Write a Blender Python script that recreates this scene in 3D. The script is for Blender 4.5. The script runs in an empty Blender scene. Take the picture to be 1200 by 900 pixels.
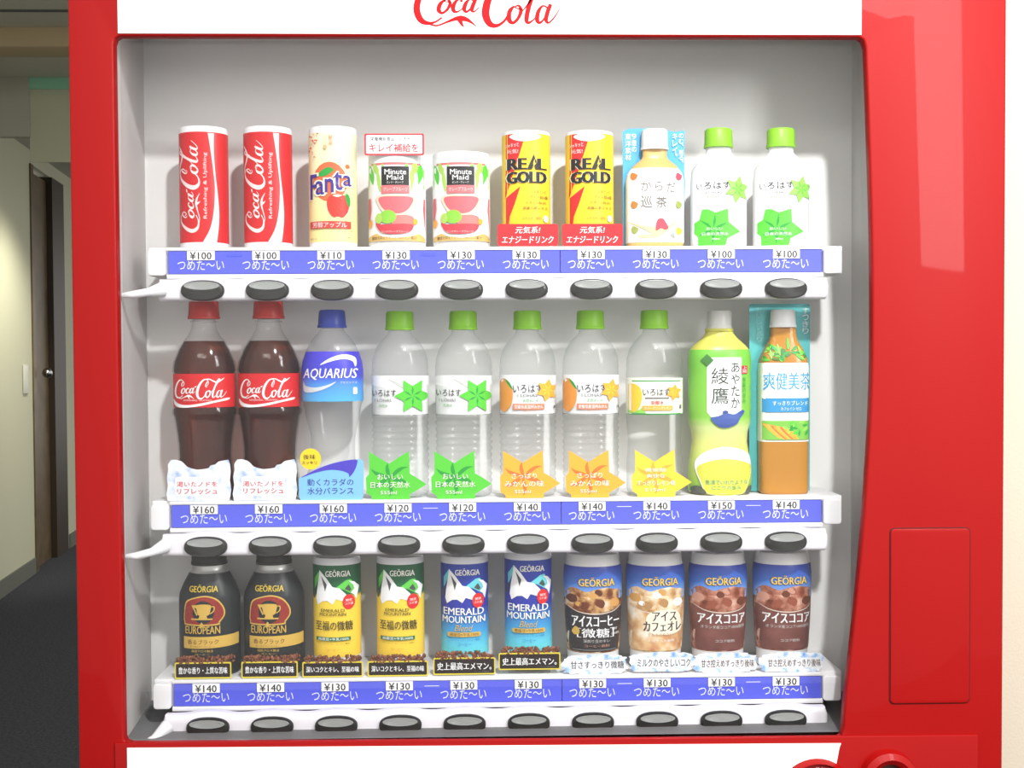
import bpy, bmesh, math, random
from mathutils import Vector, Matrix
from mathutils.geometry import tessellate_polygon
R = math.radians
rnd = random.Random(7)
scn = bpy.context.scene
COL = scn.collection

# ------------------------------------------------------------------ camera
CAMPOS = Vector((0, -1.2, 1.35))
yaw, pit, rol = R(1.3), R(-1.3), R(.3)
CF = Vector((math.sin(yaw)*math.cos(pit), math.cos(yaw)*math.cos(pit), math.sin(pit)))
_r = Vector((math.cos(yaw), -math.sin(yaw), 0)); _u = _r.cross(CF)
CR = _r*math.cos(rol) - _u*math.sin(rol); CU = _u*math.cos(rol) + _r*math.sin(rol)
cam = bpy.data.cameras.new('camera'); cam.sensor_width = 36; cam.lens = 36; cam.clip_start = .02
camo = bpy.data.objects.new('camera', cam); COL.objects.link(camo)
camo.matrix_world = Matrix(((CR.x, CU.x, -CF.x, CAMPOS.x), (CR.y, CU.y, -CF.y, CAMPOS.y), (CR.z, CU.z, -CF.z, CAMPOS.z), (0, 0, 0, 1)))
scn.camera = camo
def at(px, py, Y):
    """measured point of the photograph -> metres on the plane at depth Y"""
    d = CF + CR*((px-600)/1200) + CU*((450-py)/1200)
    return CAMPOS + d*((Y-CAMPOS.y)/d.y)
def ax(px, Y, py=450): return at(px, py, Y).x

# ------------------------------------------------------------------ world, lights, exposure
w = bpy.data.worlds.new('world'); scn.world = w; w.use_nodes = True
w.node_tree.nodes['Background'].inputs[0].default_value = (1, .975, .94, 1)
w.node_tree.nodes['Background'].inputs[1].default_value = 1.04
scn.view_settings.view_transform = 'Standard'; scn.view_settings.look = 'None'
scn.view_settings.exposure = 0.27; scn.view_settings.gamma = 1
scn.cycles.max_bounces = 10; scn.cycles.transparent_max_bounces = 40
scn.cycles.caustics_reflective = False; scn.cycles.caustics_refractive = False
def area(name, loc, aim, sx, sy, power, col=(1, 1, 1)):
    l = bpy.data.lights.new(name, 'AREA'); l.shape = 'RECTANGLE'; l.size = sx; l.size_y = sy
    l.energy = power; l.color = col
    o = bpy.data.objects.new(name, l); COL.objects.link(o); o.location = loc
    o.rotation_euler = (Vector(aim)-Vector(loc)).to_track_quat('-Z', 'Y').to_euler()
    return o
dl = bpy.data.lights.new('downlight', 'SPOT'); dl.energy = 165; dl.spot_size = R(108); dl.spot_blend = 1; dl.shadow_soft_size = .045; dl.color = (1, .985, .97)
dlo = bpy.data.objects.new('downlight', dl); COL.objects.link(dlo); dlo.location = (.40, -1.3, 2.62)
dlo.rotation_euler = (Vector((.5, 0, 1.35))-dlo.location).to_track_quat('-Z', 'Y').to_euler()
area('ceiling_light', (-.6, -2.2, 2.75), (-.1, 0, 1.25), 1.2, .3, 8, (1, .96, .9))
area('side_light', (1.22, -1.5, 2.1), (.1, 0, 1.4), .34, 1.1, 24, (1, .98, .98))
cl = bpy.data.lights.new('corridor_light', 'SPOT'); cl.energy = 130; cl.spot_size = R(62); cl.spot_blend = 1; cl.shadow_soft_size = .1; cl.color = (1, .95, .82)
clo = bpy.data.objects.new('corridor_light', cl); COL.objects.link(clo); clo.location = (-2.1, 4.6, 2.6)
clo.rotation_euler = (Vector((-3.2, 5.3, .75))-clo.location).to_track_quat('-Z', 'Y').to_euler()

# ------------------------------------------------------------------ materials
K = .82
def lin(c): return tuple(((v/255)/12.92 if v/255 <= .04045 else ((v/255+.055)/1.055)**2.4) for v in c)
_m = {}
def M(name, rgb, rough=.45, k=K, metal=0, coat=0, emit=0, spec=.3):
    if name in _m: return _m[name]
    m = bpy.data.materials.new(name); m.use_nodes = True; b = m.node_tree.nodes['Principled BSDF']
    c = [v*k for v in lin(rgb)]
    b.inputs['Base Color'].default_value = (*c, 1); b.inputs['Roughness'].default_value = rough
    b.inputs['Metallic'].default_value = metal; b.inputs['Coat Weight'].default_value = coat
    b.inputs['Specular IOR Level'].default_value = spec
    if emit:
        b.inputs['Emission Color'].default_value = (1, 1, 1, 1); b.inputs['Emission Strength'].default_value = emit
    _m[name] = m
    return m
def nodes(m): return m.node_tree.nodes, m.node_tree.links, m.node_tree.nodes['Principled BSDF']
def ramp(m, stops, kind='noise', scale=200, coord='Object', detail=3, axis=None):
    """colour print by a procedural pattern"""
    N, L, b = nodes(m); r = N.new('ShaderNodeValToRGB'); tc = N.new('ShaderNodeTexCoord')
    e = r.color_ramp.elements
    while len(e) < len(stops): e.new(.5)
    for i, (p, c) in enumerate(stops):
        e[i].position = p; e[i].color = (*[v*K for v in lin(c)], 1)
    if kind == 'noise':
        t = N.new('ShaderNodeTexNoise'); t.inputs['Scale'].default_value = scale; t.inputs['Detail'].default_value = detail
        L.new(tc.outputs[coord], t.inputs['Vector']); L.new(t.outputs['Fac'], r.inputs[0])
    elif kind == 'voronoi':
        t = N.new('ShaderNodeTexVoronoi'); t.inputs['Scale'].default_value = scale
        L.new(tc.outputs[coord], t.inputs['Vector']); L.new(t.outputs['Color'], r.inputs[0])
    elif kind == 'height':
        s = N.new('ShaderNodeSeparateXYZ'); mr = N.new('ShaderNodeMapRange')
        mr.inputs[1].default_value, mr.inputs[2].default_value = axis
        L.new(tc.outputs['Object'], s.inputs[0]); L.new(s.outputs['Z'], mr.inputs[0]); L.new(mr.outputs[0], r.inputs[0])
    L.new(r.outputs[0], b.inputs['Base Color'])
    return m
def bumpy(m, scale, strength, dist=.001):
    N, L, b = nodes(m); t = N.new('ShaderNodeTexNoise'); t.inputs['Scale'].default_value = scale; t.inputs['Detail'].default_value = 4
    tc = N.new('ShaderNodeTexCoord'); bp = N.new('ShaderNodeBump'); bp.inputs['Strength'].default_value = strength; bp.inputs['Distance'].default_value = dist
    L.new(tc.outputs['Object'], t.inputs['Vector']); L.new(t.outputs['Fac'], bp.inputs['Height']); L.new(bp.outputs[0], b.inputs['Normal'])
    return m
def clear(name, face, edge, gloss=.05, rough=.05, haze=0):
    """thin clear sheet: see-through, tinted more where it is seen edge-on, with a surface reflection"""
    if name in _m: return _m[name]
    m = bpy.data.materials.new(name); m.use_nodes = True; N, L = m.node_tree.nodes, m.node_tree.links
    N.remove(N['Principled BSDF']); out = N['Material Output']
    tr = N.new('ShaderNodeBsdfTransparent'); gl = N.new('ShaderNodeBsdfGlossy'); gl.inputs['Roughness'].default_value = rough
    lw = N.new('ShaderNodeLayerWeight'); lw.inputs[0].default_value = .45
    mc = N.new('ShaderNodeMix'); mc.data_type = 'RGBA'; mc.inputs[6].default_value = (*face, 1); mc.inputs[7].default_value = (*edge, 1)
    L.new(lw.outputs['Facing'], mc.inputs[0]); L.new(mc.outputs[2], tr.inputs[0])
    fr = N.new('ShaderNodeMath'); fr.operation = 'POWER'; fr.inputs[1].default_value = 4; L.new(lw.outputs['Facing'], fr.inputs[0])
    ad = N.new('ShaderNodeMath'); ad.operation = 'MULTIPLY_ADD'; ad.inputs[1].default_value = .5; ad.inputs[2].default_value = gloss+.02; L.new(fr.outputs[0], ad.inputs[0])
    mx = N.new('ShaderNodeMixShader'); L.new(ad.outputs[0], mx.inputs[0]); L.new(tr.outputs[0], mx.inputs[1]); L.new(gl.outputs[0], mx.inputs[2])
    last = mx
    if haze:
        df = N.new('ShaderNodeBsdfTranslucent'); df.inputs[0].default_value = (.9, .9, .9, 1); d2 = N.new('ShaderNodeBsdfDiffuse'); d2.inputs[0].default_value = (.9, .9, .9, 1)
        ad2 = N.new('ShaderNodeMixShader'); L.new(df.outputs[0], ad2.inputs[1]); L.new(d2.outputs[0], ad2.inputs[2])
        last = N.new('ShaderNodeMixShader'); last.inputs[0].default_value = haze; L.new(mx.outputs[0], last.inputs[1]); L.new(ad2.outputs[0], last.inputs[2])
    L.new(last.outputs[0], out.inputs[0]); _m[name] = m
    return m

WHITE = M('white_plastic', (242, 241, 243), .35)
OFFW = M('white_print', (250, 250, 250), .4)
RED = M('red_enamel', (154, 10, 9), .46, coat=.08, spec=.15)
REDP = M('red_print', (226, 40, 44), .4)
CRED = M('cola_red', (214, 34, 40), .35)
BLACKP = M('black_print', (28, 26, 28), .45)
GREYP = M('grey_print', (110, 112, 112), .5)
BLUEP = M('strip_blue', (92, 100, 222), .45)
NAVY = M('navy_print', (40, 38, 140), .4)
YELP = M('yellow_print', (250, 214, 40), .4)
GOLDP = M('gold_print', (226, 182, 76), .35)
GREENP = M('green_print', (92, 206, 62), .4)
GREEND = M('green_shade_print', (38, 160, 60), .4)
GREENL = M('light_green_print', (150, 226, 90), .4)
ORANP = M('orange_print', (250, 178, 60), .4)
ORAND = M('orange_shade_print', (238, 122, 50), .4)
LEMP = M('lemon_print', (250, 212, 66), .4)
PINKP = M('pink_print', (226, 78, 96), .4)
BROWNP = M('brown_print', (96, 50, 34), .45)
TEALP = M('teal_print', (84, 198, 214), .4)
CAPG = M('green_cap', (140, 204, 44), .4)
CAPW = M('white_cap', (238, 238, 238), .35)
SMOKE = M('smoked_plastic', (48, 48, 46), .25)
SMOKET = M('smoked_lens', (158, 160, 158), .3)
PET = clear('clear_bottle_plastic', (1, 1, 1), (.82, .84, .84), .0, .1, .07)
PETC = clear('clear_cola_bottle', (1, 1, 1), (.8, .8, .8), .0, .1, .015)
PANE = clear('window_glass', (.96, .965, .965), (.9, .9, .9), .0, .0)
CARDC = clear('clear_card_sheet', (.97, .97, .97), (.8, .8, .8), .03)

# ------------------------------------------------------------------ objects
def tag(o, label=None, cat=None, group=None, kind=None):
    if label: o['label'] = label
    if cat: o['category'] = cat
    if group: o['group'] = group
    if kind: o['kind'] = kind
    return o
def empty(name, loc, label=None, cat=None, group=None):
    o = bpy.data.objects.new(name, None); COL.objects.link(o); o.location = loc; o.empty_display_size = .02
    return tag(o, label, cat, group)
def link(name, me, mats, parent=None, loc=None):
    o = bpy.data.objects.new(name, me); COL.objects.link(o)
    for m in (mats if isinstance(mats, (list, tuple)) else [mats]):
        me.materials.append(m)
    if parent: o.parent = parent
    if loc is not None: o.location = loc
    return o
def smooth(me, ang=35):
    bm = bmesh.new(); bm.from_mesh(me)
    for f in bm.faces: f.smooth = True
    for e in bm.edges:
        e.smooth = not (len(e.link_faces) == 2 and e.calc_face_angle(0) > R(ang))
    bm.to_mesh(me); bm.free(); return me
def frombm(name, bm, mats, parent=None, loc=None, ang=35, recalc=True):
    if recalc: bmesh.ops.recalc_face_normals(bm, faces=bm.faces[:])
    me = bpy.data.meshes.new(name); bm.to_mesh(me); bm.free(); smooth(me, ang)
    return link(name, me, mats, parent, loc)
def boxbm(bm, x0, x1, y0, y1, z0, z1, bev=0, seg=2):
    vs = [bm.verts.new((x, y, z)) for x in (x0, x1) for y in (y0, y1) for z in (z0, z1)]
    fs = [bm.faces.new([vs[i] for i in q]) for q in ((0, 1, 3, 2), (4, 6, 7, 5), (0, 4, 5, 1), (2, 3, 7, 6), (0, 2, 6, 4), (1, 5, 7, 3))]
    if bev:
        es = list({e for f in fs for e in f.edges})
        bmesh.ops.bevel(bm, geom=es, offset=bev, segments=seg, affect='EDGES', profile=.5)
def box(name, x0, x1, y0, y1, z0, z1, mat, parent=None, bev=0, seg=2):
    bm = bmesh.new(); boxbm(bm, x0, x1, y0, y1, z0, z1, bev, seg)
    return frombm(name, bm, mat, parent)
def plate(name, outline, y0, y1, mat, parent=None, holes=(), bev=.002, res=2):
    """flat piece in the XZ plane with rounded edges, an outline and holes given as (x, z)"""
    c = bpy.data.curves.new(name, 'CURVE'); c.dimensions = '2D'; c.fill_mode = 'BOTH'
    for pts in [outline]+list(holes):
        s = c.splines.new('POLY'); s.points.add(len(pts)-1)
        for p, (x, z) in zip(s.points, pts): p.co = (x, z, 0, 1)
        s.use_cyclic_u = True
    c.extrude = max((y1-y0)/2-bev, .00005); c.bevel_depth = bev; c.bevel_resolution = res; c.offset = -bev
    o = bpy.data.objects.new(name, c); me = bpy.data.meshes.new_from_object(o); bpy.data.objects.remove(o)
    ym = (y0+y1)/2
    for v in me.vertices: v.co = (v.co.x, ym - v.co.z, v.co.y)
    me.materials.clear()
    bm = bmesh.new(); bm.from_mesh(me); bmesh.ops.remove_doubles(bm, verts=bm.verts, dist=1e-6)
    return frombm(name, bm, mat, parent)
def rrect(x0, x1, z0, z1, r, n=5):
    out = []
    for cx, cz, a in ((x1-r, z1-r, 0), (x0+r, z1-r, 90), (x0+r, z0+r, 180), (x1-r, z0+r, 270)):
        for i in range(n+1):
            t = R(a+90*i/n); out.append((cx+r*math.cos(t), cz+r*math.sin(t)))
    return out
def circ(cx, cz, rx, rz=None, n=24, a0=0, a1=360):
    rz = rx if rz is None else rz
    k = n if a1-a0 >= 360 else n+1
    return [(cx+rx*math.cos(R(a0+(a1-a0)*i/n)), cz+rz*math.sin(R(a0+(a1-a0)*i/n))) for i in range(k)]
def tube(name, pts, rad, mat, parent=None, n=12):
    bm = bmesh.new(); rings = []
    pts = [Vector(p) for p in pts]; rad = rad if isinstance(rad, (list, tuple)) else [rad]*len(pts)
    for i, p in enumerate(pts):
        d = (pts[min(i+1, len(pts)-1)]-pts[max(i-1, 0)]).normalized()
        a = d.cross(Vector((0, 1, 0))); a = a.normalized() if a.length > .1 else Vector((1, 0, 0)); b = d.cross(a).normalized()
        rings.append([bm.verts.new(p+(a*math.cos(2*math.pi*k/n)+b*math.sin(2*math.pi*k/n))*rad[i]) for k in range(n)])
    for r0, r1 in zip(rings, rings[1:]):
        for k in range(n): bm.faces.new((r0[k], r0[(k+1) % n], r1[(k+1) % n], r1[k]))
    bm.faces.new(rings[0]); bm.faces.new(rings[-1])
    return frombm(name, bm, mat, parent)

# --- printed shapes: outlines and lettering laid on a surface, in the units of the product (about 1.06 mm)
U = .00106
_txt = {}
def glyphs(s, bold=0., shear=0.):
    key = (s, bold, shear)
    if key not in _txt:
        c = bpy.data.curves.new('t', 'FONT'); c.body = s; c.resolution_u = 2; c.shear = shear
        o = bpy.data.objects.new('t', c); m = o.to_mesh()
        vs = [(v.co.x, v.co.y) for v in m.vertices]; fs = [tuple(p.vertices) for p in m.polygons]
        o.to_mesh_clear(); bpy.data.objects.remove(o); bpy.data.curves.remove(c)
        x0, x1 = min(v[0] for v in vs), max(v[0] for v in vs); y0, y1 = min(v[1] for v in vs), max(v[1] for v in vs)
        _txt[key] = ([((x-x0)/(x1-x0), (y-y0)/(y1-y0)) for x, y in vs], fs)
    return _txt[key]
def catmull(P, n=6):
    out = []
    for i in range(len(P)-1):
        p0, p1, p2, p3 = P[max(i-1, 0)], P[i], P[i+1], P[min(i+2, len(P)-1)]
        for k in range(n):
            t = k/n
            out.append(tuple(.5*((2*b)+(-a+c)*t+(2*a-5*b+4*c-d)*t*t+(-a+3*b-3*c+d)*t**3) for a, b, c, d in zip(p0, p1, p2, p3)))
    out.append(tuple(P[-1])); return out
def ribbon(P, n=6):
    """strokes with a width at every point: [(x, y, w), ...] -> verts, faces"""
    Q = catmull(P, n); vs = []; fs = []
    for i, (x, y, w_) in enumerate(Q):
        a, b = Q[max(i-1, 0)], Q[min(i+1, len(Q)-1)]; dx, dy = b[0]-a[0], b[1]-a[1]; l = math.hypot(dx, dy) or 1
        vs += [(x-dy/l*w_/2, y+dx/l*w_/2), (x+dy/l*w_/2, y-dx/l*w_/2)]
        if i: k = 2*i; fs.append((k-2, k-1, k+1, k))
    return vs, fs
SCRIPT = [  # flowing script lettering, 100 wide and about 34 high
 [(19, 19.5, .4), (16.8, 21.5, 1), (18, 26, 1.4), (21.5, 28.5, 1.1), (23, 25, .9), (20.5, 21, 1), (19, 24, .6)],
 [(22.5, 27, .8), (18, 31.5, 1.2), (11, 30, 2.2), (4.5, 21, 3.4), (1.8, 11, 3.8), (4, 3.5, 3.6), (8.5, .6, 2.4), (14, 1.2, 1.2), (19, 4.5, 1)],
 [(8, .8, 1), (15, -1.2, 1), (22, 1.2, 1.2), (28, 3.5, 2.2), (32, 4, 3.2), (36, 3, 2.4), (39.5, .8, 1.2), (43, -2.2, .2)],
 [(31, 3, 2.6), (32.5, -.2, 1.6), (34, -2.4, .2)],
 [(22, 15.2, .8), (18.2, 12, 2.2), (16.8, 7, 2.6), (19, 4.4, 1.6), (22.5, 7, 1.6), (24.6, 12, 2), (22.8, 15.2, 1.2), (20.8, 13.5, .7), (25, 13, .6)],
 [(32.5, 13, 1.8), (31.6, 15.4, 1), (28.6, 13.6, 1.8), (26.6, 9, 2.6), (27.6, 5.6, 2), (30.6, 6, .9), (34, 9, .6)],
 [(40.5, 14, 1), (38, 15.2, 1), (35.4, 12, 2.2), (34.2, 7.6, 2.4), (35.8, 5.4, 1.5), (38.6, 8, 1), (40.4, 12, 1)],
 [(42.4, 16, 2), (40.4, 11, 2.4), (39.4, 7, 2.2), (41, 5.6, 1), (44.4, 9, .6)],
 [(44, 17.2, 1.6), (47.5, 18.6, 1.8)],
 [(68.5, 20, .6), (65.6, 19, .9), (64.6, 22, 1.3), (67, 27, 1.6), (69.4, 29, 1), (69.5, 25, .9), (66.5, 21, .8)],
 [(70, 30, 1), (65, 32.6, 1.6), (58, 29, 2.8), (51.4, 19, 4), (48.8, 8, 4.4), (51.2, .6, 3.6), (56, -1.2, 2.2), (61, 1.6, 1.4), (65.2, 7.5, 1.6), (67.4, 12, 1.4)],
 [(56, 26.4, .4), (63, 32, 1), (71, 33, 1.4), (78, 29.6, 2), (84, 27.6, 2.4), (90, 30, 2), (96.5, 35, .6)],
 [(68.6, 12.6, 1), (65.4, 9.4, 2.2), (64.8, 3.4, 2.8), (67.4, .8, 1.8), (71, 4, 1.8), (73, 9.4, 2.2), (71.4, 13, 1.2), (69, 11.6, .7), (74, 10, .6)],
 [(74, 9, .6), (80, 17, 1), (87, 28.4, 1), (89.6, 32, 1), (88, 33.4, 1.2), (84.6, 28, 2), (79, 14, 2.6), (76.8, 4, 2.6), (78, .9, 1.7), (81.5, 3, .8), (84, 6, .6)],
 [(91, 11.6, 1), (88, 12.8, 1), (85, 9, 2.2), (84, 3.4, 2.5), (85.8, .9, 1.5), (89, 4, 1), (91.4, 9.4, 1)],
 [(93.4, 14, 2), (91.2, 8.4, 2.5), (90.2, 3, 2.2), (92, 1, 1.1), (96, 5, .8), (100, 11.6, .4)],
]
class OnBody:
    """the front of a body, k units proud of it"""
    def __init__(s, B, k): s.B, s.k = B, k
    def __call__(s, x, z): return s.B.surf(x, z)-s.k
class Print:
    """a thin printed layer: everything in photograph units relative to (cx, base), laid on surf(x, z) -> y"""
    def __init__(s, cx, base, surf, clip=None, step=4, zstep=None, scale=1.0):
        s.cx, s.base, s.surf, s.n, s.step, s.zstep, s.clip, s.scale = cx, base, surf, 0, step, zstep, clip, scale
        s.bm = bmesh.new(); s.mats = []
    def _add(s, vs, fs, mat, clip=None):
        s.n += 1
        if mat not in s.mats: s.mats.append(mat)
        mi = s.mats.index(mat); b = bmesh.new()
        bv = [b.verts.new(((x-s.cx)*s.scale, 0, (s.base-y)*s.scale)) for x, y in vs]
        for f in fs:
            try: b.faces.new([bv[i] for i in f])
            except ValueError: pass
        clip = clip or s.clip
        if clip:
            for (co, no) in (((clip[0]-s.cx, 0, 0), (-1, 0, 0)), ((clip[2]-s.cx, 0, 0), (1, 0, 0)), ((0, 0, s.base-clip[1]), (0, 0, 1)), ((0, 0, s.base-clip[3]), (0, 0, -1))):
                bmesh.ops.bisect_plane(b, geom=b.verts[:]+b.edges[:]+b.faces[:], plane_co=Vector(co)*s.scale, plane_no=no, clear_outer=True)
        if not b.verts: b.free(); return s
        xs = [v.co.x for v in b.verts]; zs = [v.co.z for v in b.verts]
        if s.step and max(xs)-min(xs) > s.step:
            k = math.floor(min(xs)/s.step)+1
            while k*s.step < max(xs):
                bmesh.ops.bisect_plane(b, geom=b.verts[:]+b.edges[:]+b.faces[:], plane_co=(k*s.step, 0, 0), plane_no=(1, 0, 0)); k += 1
        if s.zstep and max(zs)-min(zs) > s.zstep:
            k = math.floor(min(zs)/s.zstep)+1
            while k*s.zstep < max(zs):
                bmesh.ops.bisect_plane(b, geom=b.verts[:]+b.edges[:]+b.faces[:], plane_co=(0, 0, k*s.zstep), plane_no=(0, 0, 1)); k += 1
        off = .16*s.n if s.n < 6 else .96+.07*(s.n-6)
        if isinstance(s.surf, OnBody):
            for v in b.verts: l_ = .988*s.surf.B.r(v.co.z); v.co.x = max(-l_, min(l_, v.co.x))
        new = {}
        for v in b.verts: new[v] = s.bm.verts.new((v.co.x*U, (s.surf(v.co.x, v.co.z)-off)*U, v.co.z*U))
        for f in b.faces:
            nf = s.bm.faces.new([new[v] for v in f.verts]); nf.material_index = mi; nf.smooth = True
        b.free(); return s
    def poly(s, pts, mat, clip=None):
        t = tessellate_polygon([[Vector((x, y, 0)) for x, y in pts]])
        return s._add(pts, t, mat, clip)
    def smoothpoly(s, pts, mat, n=5, clip=None):
        P = list(pts); Q = catmull([P[-1]]+P+[P[0], P[1]], n); Q = Q[n:-n]
        return s.poly(Q[:-1], mat, clip)
    def rect(s, x0, y0, x1, y1, mat): return s.poly([(x0, y0), (x1, y0), (x1, y1), (x0, y1)], mat)
    def rr(s, x0, y0, x1, y1, r, mat): return s.poly(rrect(x0, x1, y0, y1, r, 4), mat)
    def disc(s, cx, cy, rx, ry, mat, n=20, clip=None): return s.poly(circ(cx, cy, rx, ry, n), mat, clip)
    def text(s, t, x0, y0, x1, y1, mat, bold=.0, shear=0., rot=0, skew=0):
        if bold > .012:       # heavier weight: the same letters laid down again a hair to either side
            d = bold*.5*abs(y1-y0); f_ = min(1, .16*abs(x1-x0)/max(len(t), 1)/max(d, 1e-6)); d *= f_
            for q in (-d, d):
                if rot: s.text(t, x0, y0+q, x1, y1+q, mat, .01, shear, rot, skew)
                else: s.text(t, x0+q, y0, x1+q, y1, mat, .01, shear, rot, skew)
                s.n -= .7
            bold = .01
        vs, fs = glyphs(t, bold, shear)
        if rot: vs = [(x0+(x1-x0)*(1-v), y1+(y0-y1)*u) for u, v in vs]
        else: vs = [(x0+(x1-x0)*u, y1+(y0-y1)*v+skew*u) for u, v in vs]
        return s._add(vs, fs, mat)
    def vtext(s, t, x0, y0, x1, y1, mat, bold=.0):
        h = (y1-y0)/len(t)
        for i, ch in enumerate(t):
            if ch in '、。': s.text(ch, x0+(x1-x0)*.6, y0+h*i, x1, y0+h*(i+.35), mat, bold)
            elif ch != ' ': s.text(ch, x0, y0+h*i+h*.06, x1, y0+h*(i+1)-h*.06, mat, bold)
        return s
    def script(s, x0, y0, x1, y1, mat, rot=False, wid=1.0):
        """the script lettering set into the box, baseline level with the box's lower edge"""
        place = (lambda V: [(x1+(x0-x1)*(y+2)/37, y1+(y0-y1)*x/100) for x, y in V]) if rot else (lambda V: [(x0+(x1-x0)*x/100, y1+(y0-y1)*(y+2)/37) for x, y in V])
        for st in SCRIPT:
            vs, fs = ribbon([(a, b, c*wid) for a, b, c in st], 5); vs = [(a, b*.9+3.6) for a, b in vs] if 4 <= SCRIPT.index(st) <= 8 else vs; vs = place(vs); s._add(vs, fs, mat); s.n -= .9
        s.n += 1; return s
    def stroke(s, pts, mat, n=6):
        vs, fs = ribbon(pts, n); return s._add(vs, fs, mat)
    def leafstar(s, cx, cy, rad, m1, m2, rot=60, clip=None, stretch=None, w=.5):
        for i in range(6):
            a = R(rot+60*i); r = rad*(stretch[i] if stretch else 1)
            tip = (cx+r*math.cos(a), cy-r*math.sin(a)); q = rad*w
            p1 = (cx+q*math.cos(a+R(30)), cy-q*math.sin(a+R(30))); p2 = (cx+q*math.cos(a-R(30)), cy-q*math.sin(a-R(30)))
            s.poly([(cx, cy), p1, tip, p2], m1, clip); s.n -= .9
        s.n += 1
        for i in range(6):
            a = R(rot+30+60*i)
            pp = [(cx+.04*rad*math.cos(a+R(60)), cy-.04*rad*math.sin(a+R(60))), (cx+.3*rad*math.cos(a+R(11)), cy-.3*rad*math.sin(a+R(11))), (cx+rad*w*.98*math.cos(a), cy-rad*w*.98*math.sin(a)), (cx+.3*rad*math.cos(a-R(11)), cy-.3*rad*math.sin(a-R(11)))]
            s.poly(pp, m2, clip); s.n -= .9
        s.n += 1
        return s
    def done(s, parent, name='printed_label'):
        me = bpy.data.meshes.new(name); s.bm.normal_update()
        for f in s.bm.faces:
            if f.normal.y > 0: f.normal_flip()
        s.bm.to_mesh(me); s.bm.free()
        return link(name, me, s.mats, parent)

# --- round and squarish bodies
class Body:
    """a lathed body: profile [(r, z)] in units, n = 2 round ... 5 squarish, sq = depth squash"""
    def __init__(s, prof, n=2., sq=1.): s.p, s.n, s.sq = prof, n, sq*.76
    def r(s, z):
        p = s.p
        if z <= p[0][1]: return p[0][0]
        for (r0, z0), (r1, z1) in zip(p, p[1:]):
            if z0 <= z <= z1 and z1 > z0: return r0+(r1-r0)*(z-z0)/(z1-z0)
        return p[-1][0]
    def surf(s, x, z):
        r = s.r(z); t = min(abs(x)/max(r, .01), .992)
        return -(1-t**s.n)**(1/s.n)*r*s.sq
    def build(s, name, mat, parent, z0=None, z1=None, grow=0., seg=48, caps=True, ang=32):
        zs = [z for _, z in s.p]; z0 = zs[0] if z0 is None else z0; z1 = zs[-1] if z1 is None else z1
        P = [(s.r(z0), z0)]+[(r, z) for r, z in s.p if z0 < z < z1]+[(s.r(z1), z1)]
        if z0 <= zs[0]: P = [q for q in s.p if q[1] < z1]+[(s.r(z1), z1)] if z1 < zs[-1] else list(s.p)
        bm = bmesh.new(); rings = []
        for r, z in P:
            ring = []
            for k in range(seg):
                t = 2*math.pi*k/seg; c, q = math.cos(t), math.sin(t); e = 2/s.n
                ring.append(bm.verts.new(((r+grow)*math.copysign(abs(c)**e, c)*U, (r*s.sq+grow)*math.copysign(abs(q)**e, q)*U, z*U)))
            rings.append(ring)
        for a, b in zip(rings, rings[1:]):
            for k in range(seg): bm.faces.new((a[k], a[(k+1) % seg], b[(k+1) % seg], b[k]))
        if caps: bm.faces.new(rings[0]); bm.faces.new(rings[-1])
        return frombm(name, bm, mat, parent, ang=ang)
def cap(parent, r0, r1, z0, z1, mat, sq=1., name='cap', ribs=24):
    sq *= .86
    bm = bmesh.new(); rings = []; seg = ribs*2
    for r, z, rib in ((r1, z0, 0), (r1, z0+3, 0), (r1-.6, z0+3.4, .5), (r0, z1-2, .5), (r0-1.6, z1, 0)):
        rings.append([bm.verts.new(((r-(rib if k % 2 else 0))*math.cos(2*math.pi*k/seg)*U, (r-(rib if k % 2 else 0))*math.sin(2*math.pi*k/seg)*U*sq, z*U)) for k in range(seg)])
    for a, b in zip(rings, rings[1:]):
        for k in range(seg): bm.faces.new((a[k], a[(k+1) % seg], b[(k+1) % seg], b[k]))
    bm.faces.new(rings[0]); bm.faces.new(rings[-1])
    return frombm(name, bm, mat, parent, ang=50)
def copy_tree(o, loc, label):
    c = o.copy(); COL.objects.link(c); c.location = loc; c['label'] = label
    for ch in list(o.children):
        d = ch.copy(); COL.objects.link(d); d.parent = c
    return c

# ================================================================== the room
FLOOR_Z = 0.
carpet = ramp(M('carpet', (60, 62, 68), .95), [(.35, (50, 52, 58)), (.65, (70, 72, 78))], 'noise', 90)
bumpy(carpet, 300, .6, .004)
f = box('floor', -5, 3, -3, 14, -.05, 0, carpet); tag(f, kind='structure')
plaster = bumpy(M('cream_plaster', (206, 195, 176), .85, k=.8), 260, .18, .002)
o = box('wall_right', ax(1165, .12), 2.6, .12, .22, 0, 3.0, plaster); tag(o, kind='structure')
corrw = M('corridor_wall', (192, 192, 166), .7, k=.9)
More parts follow.
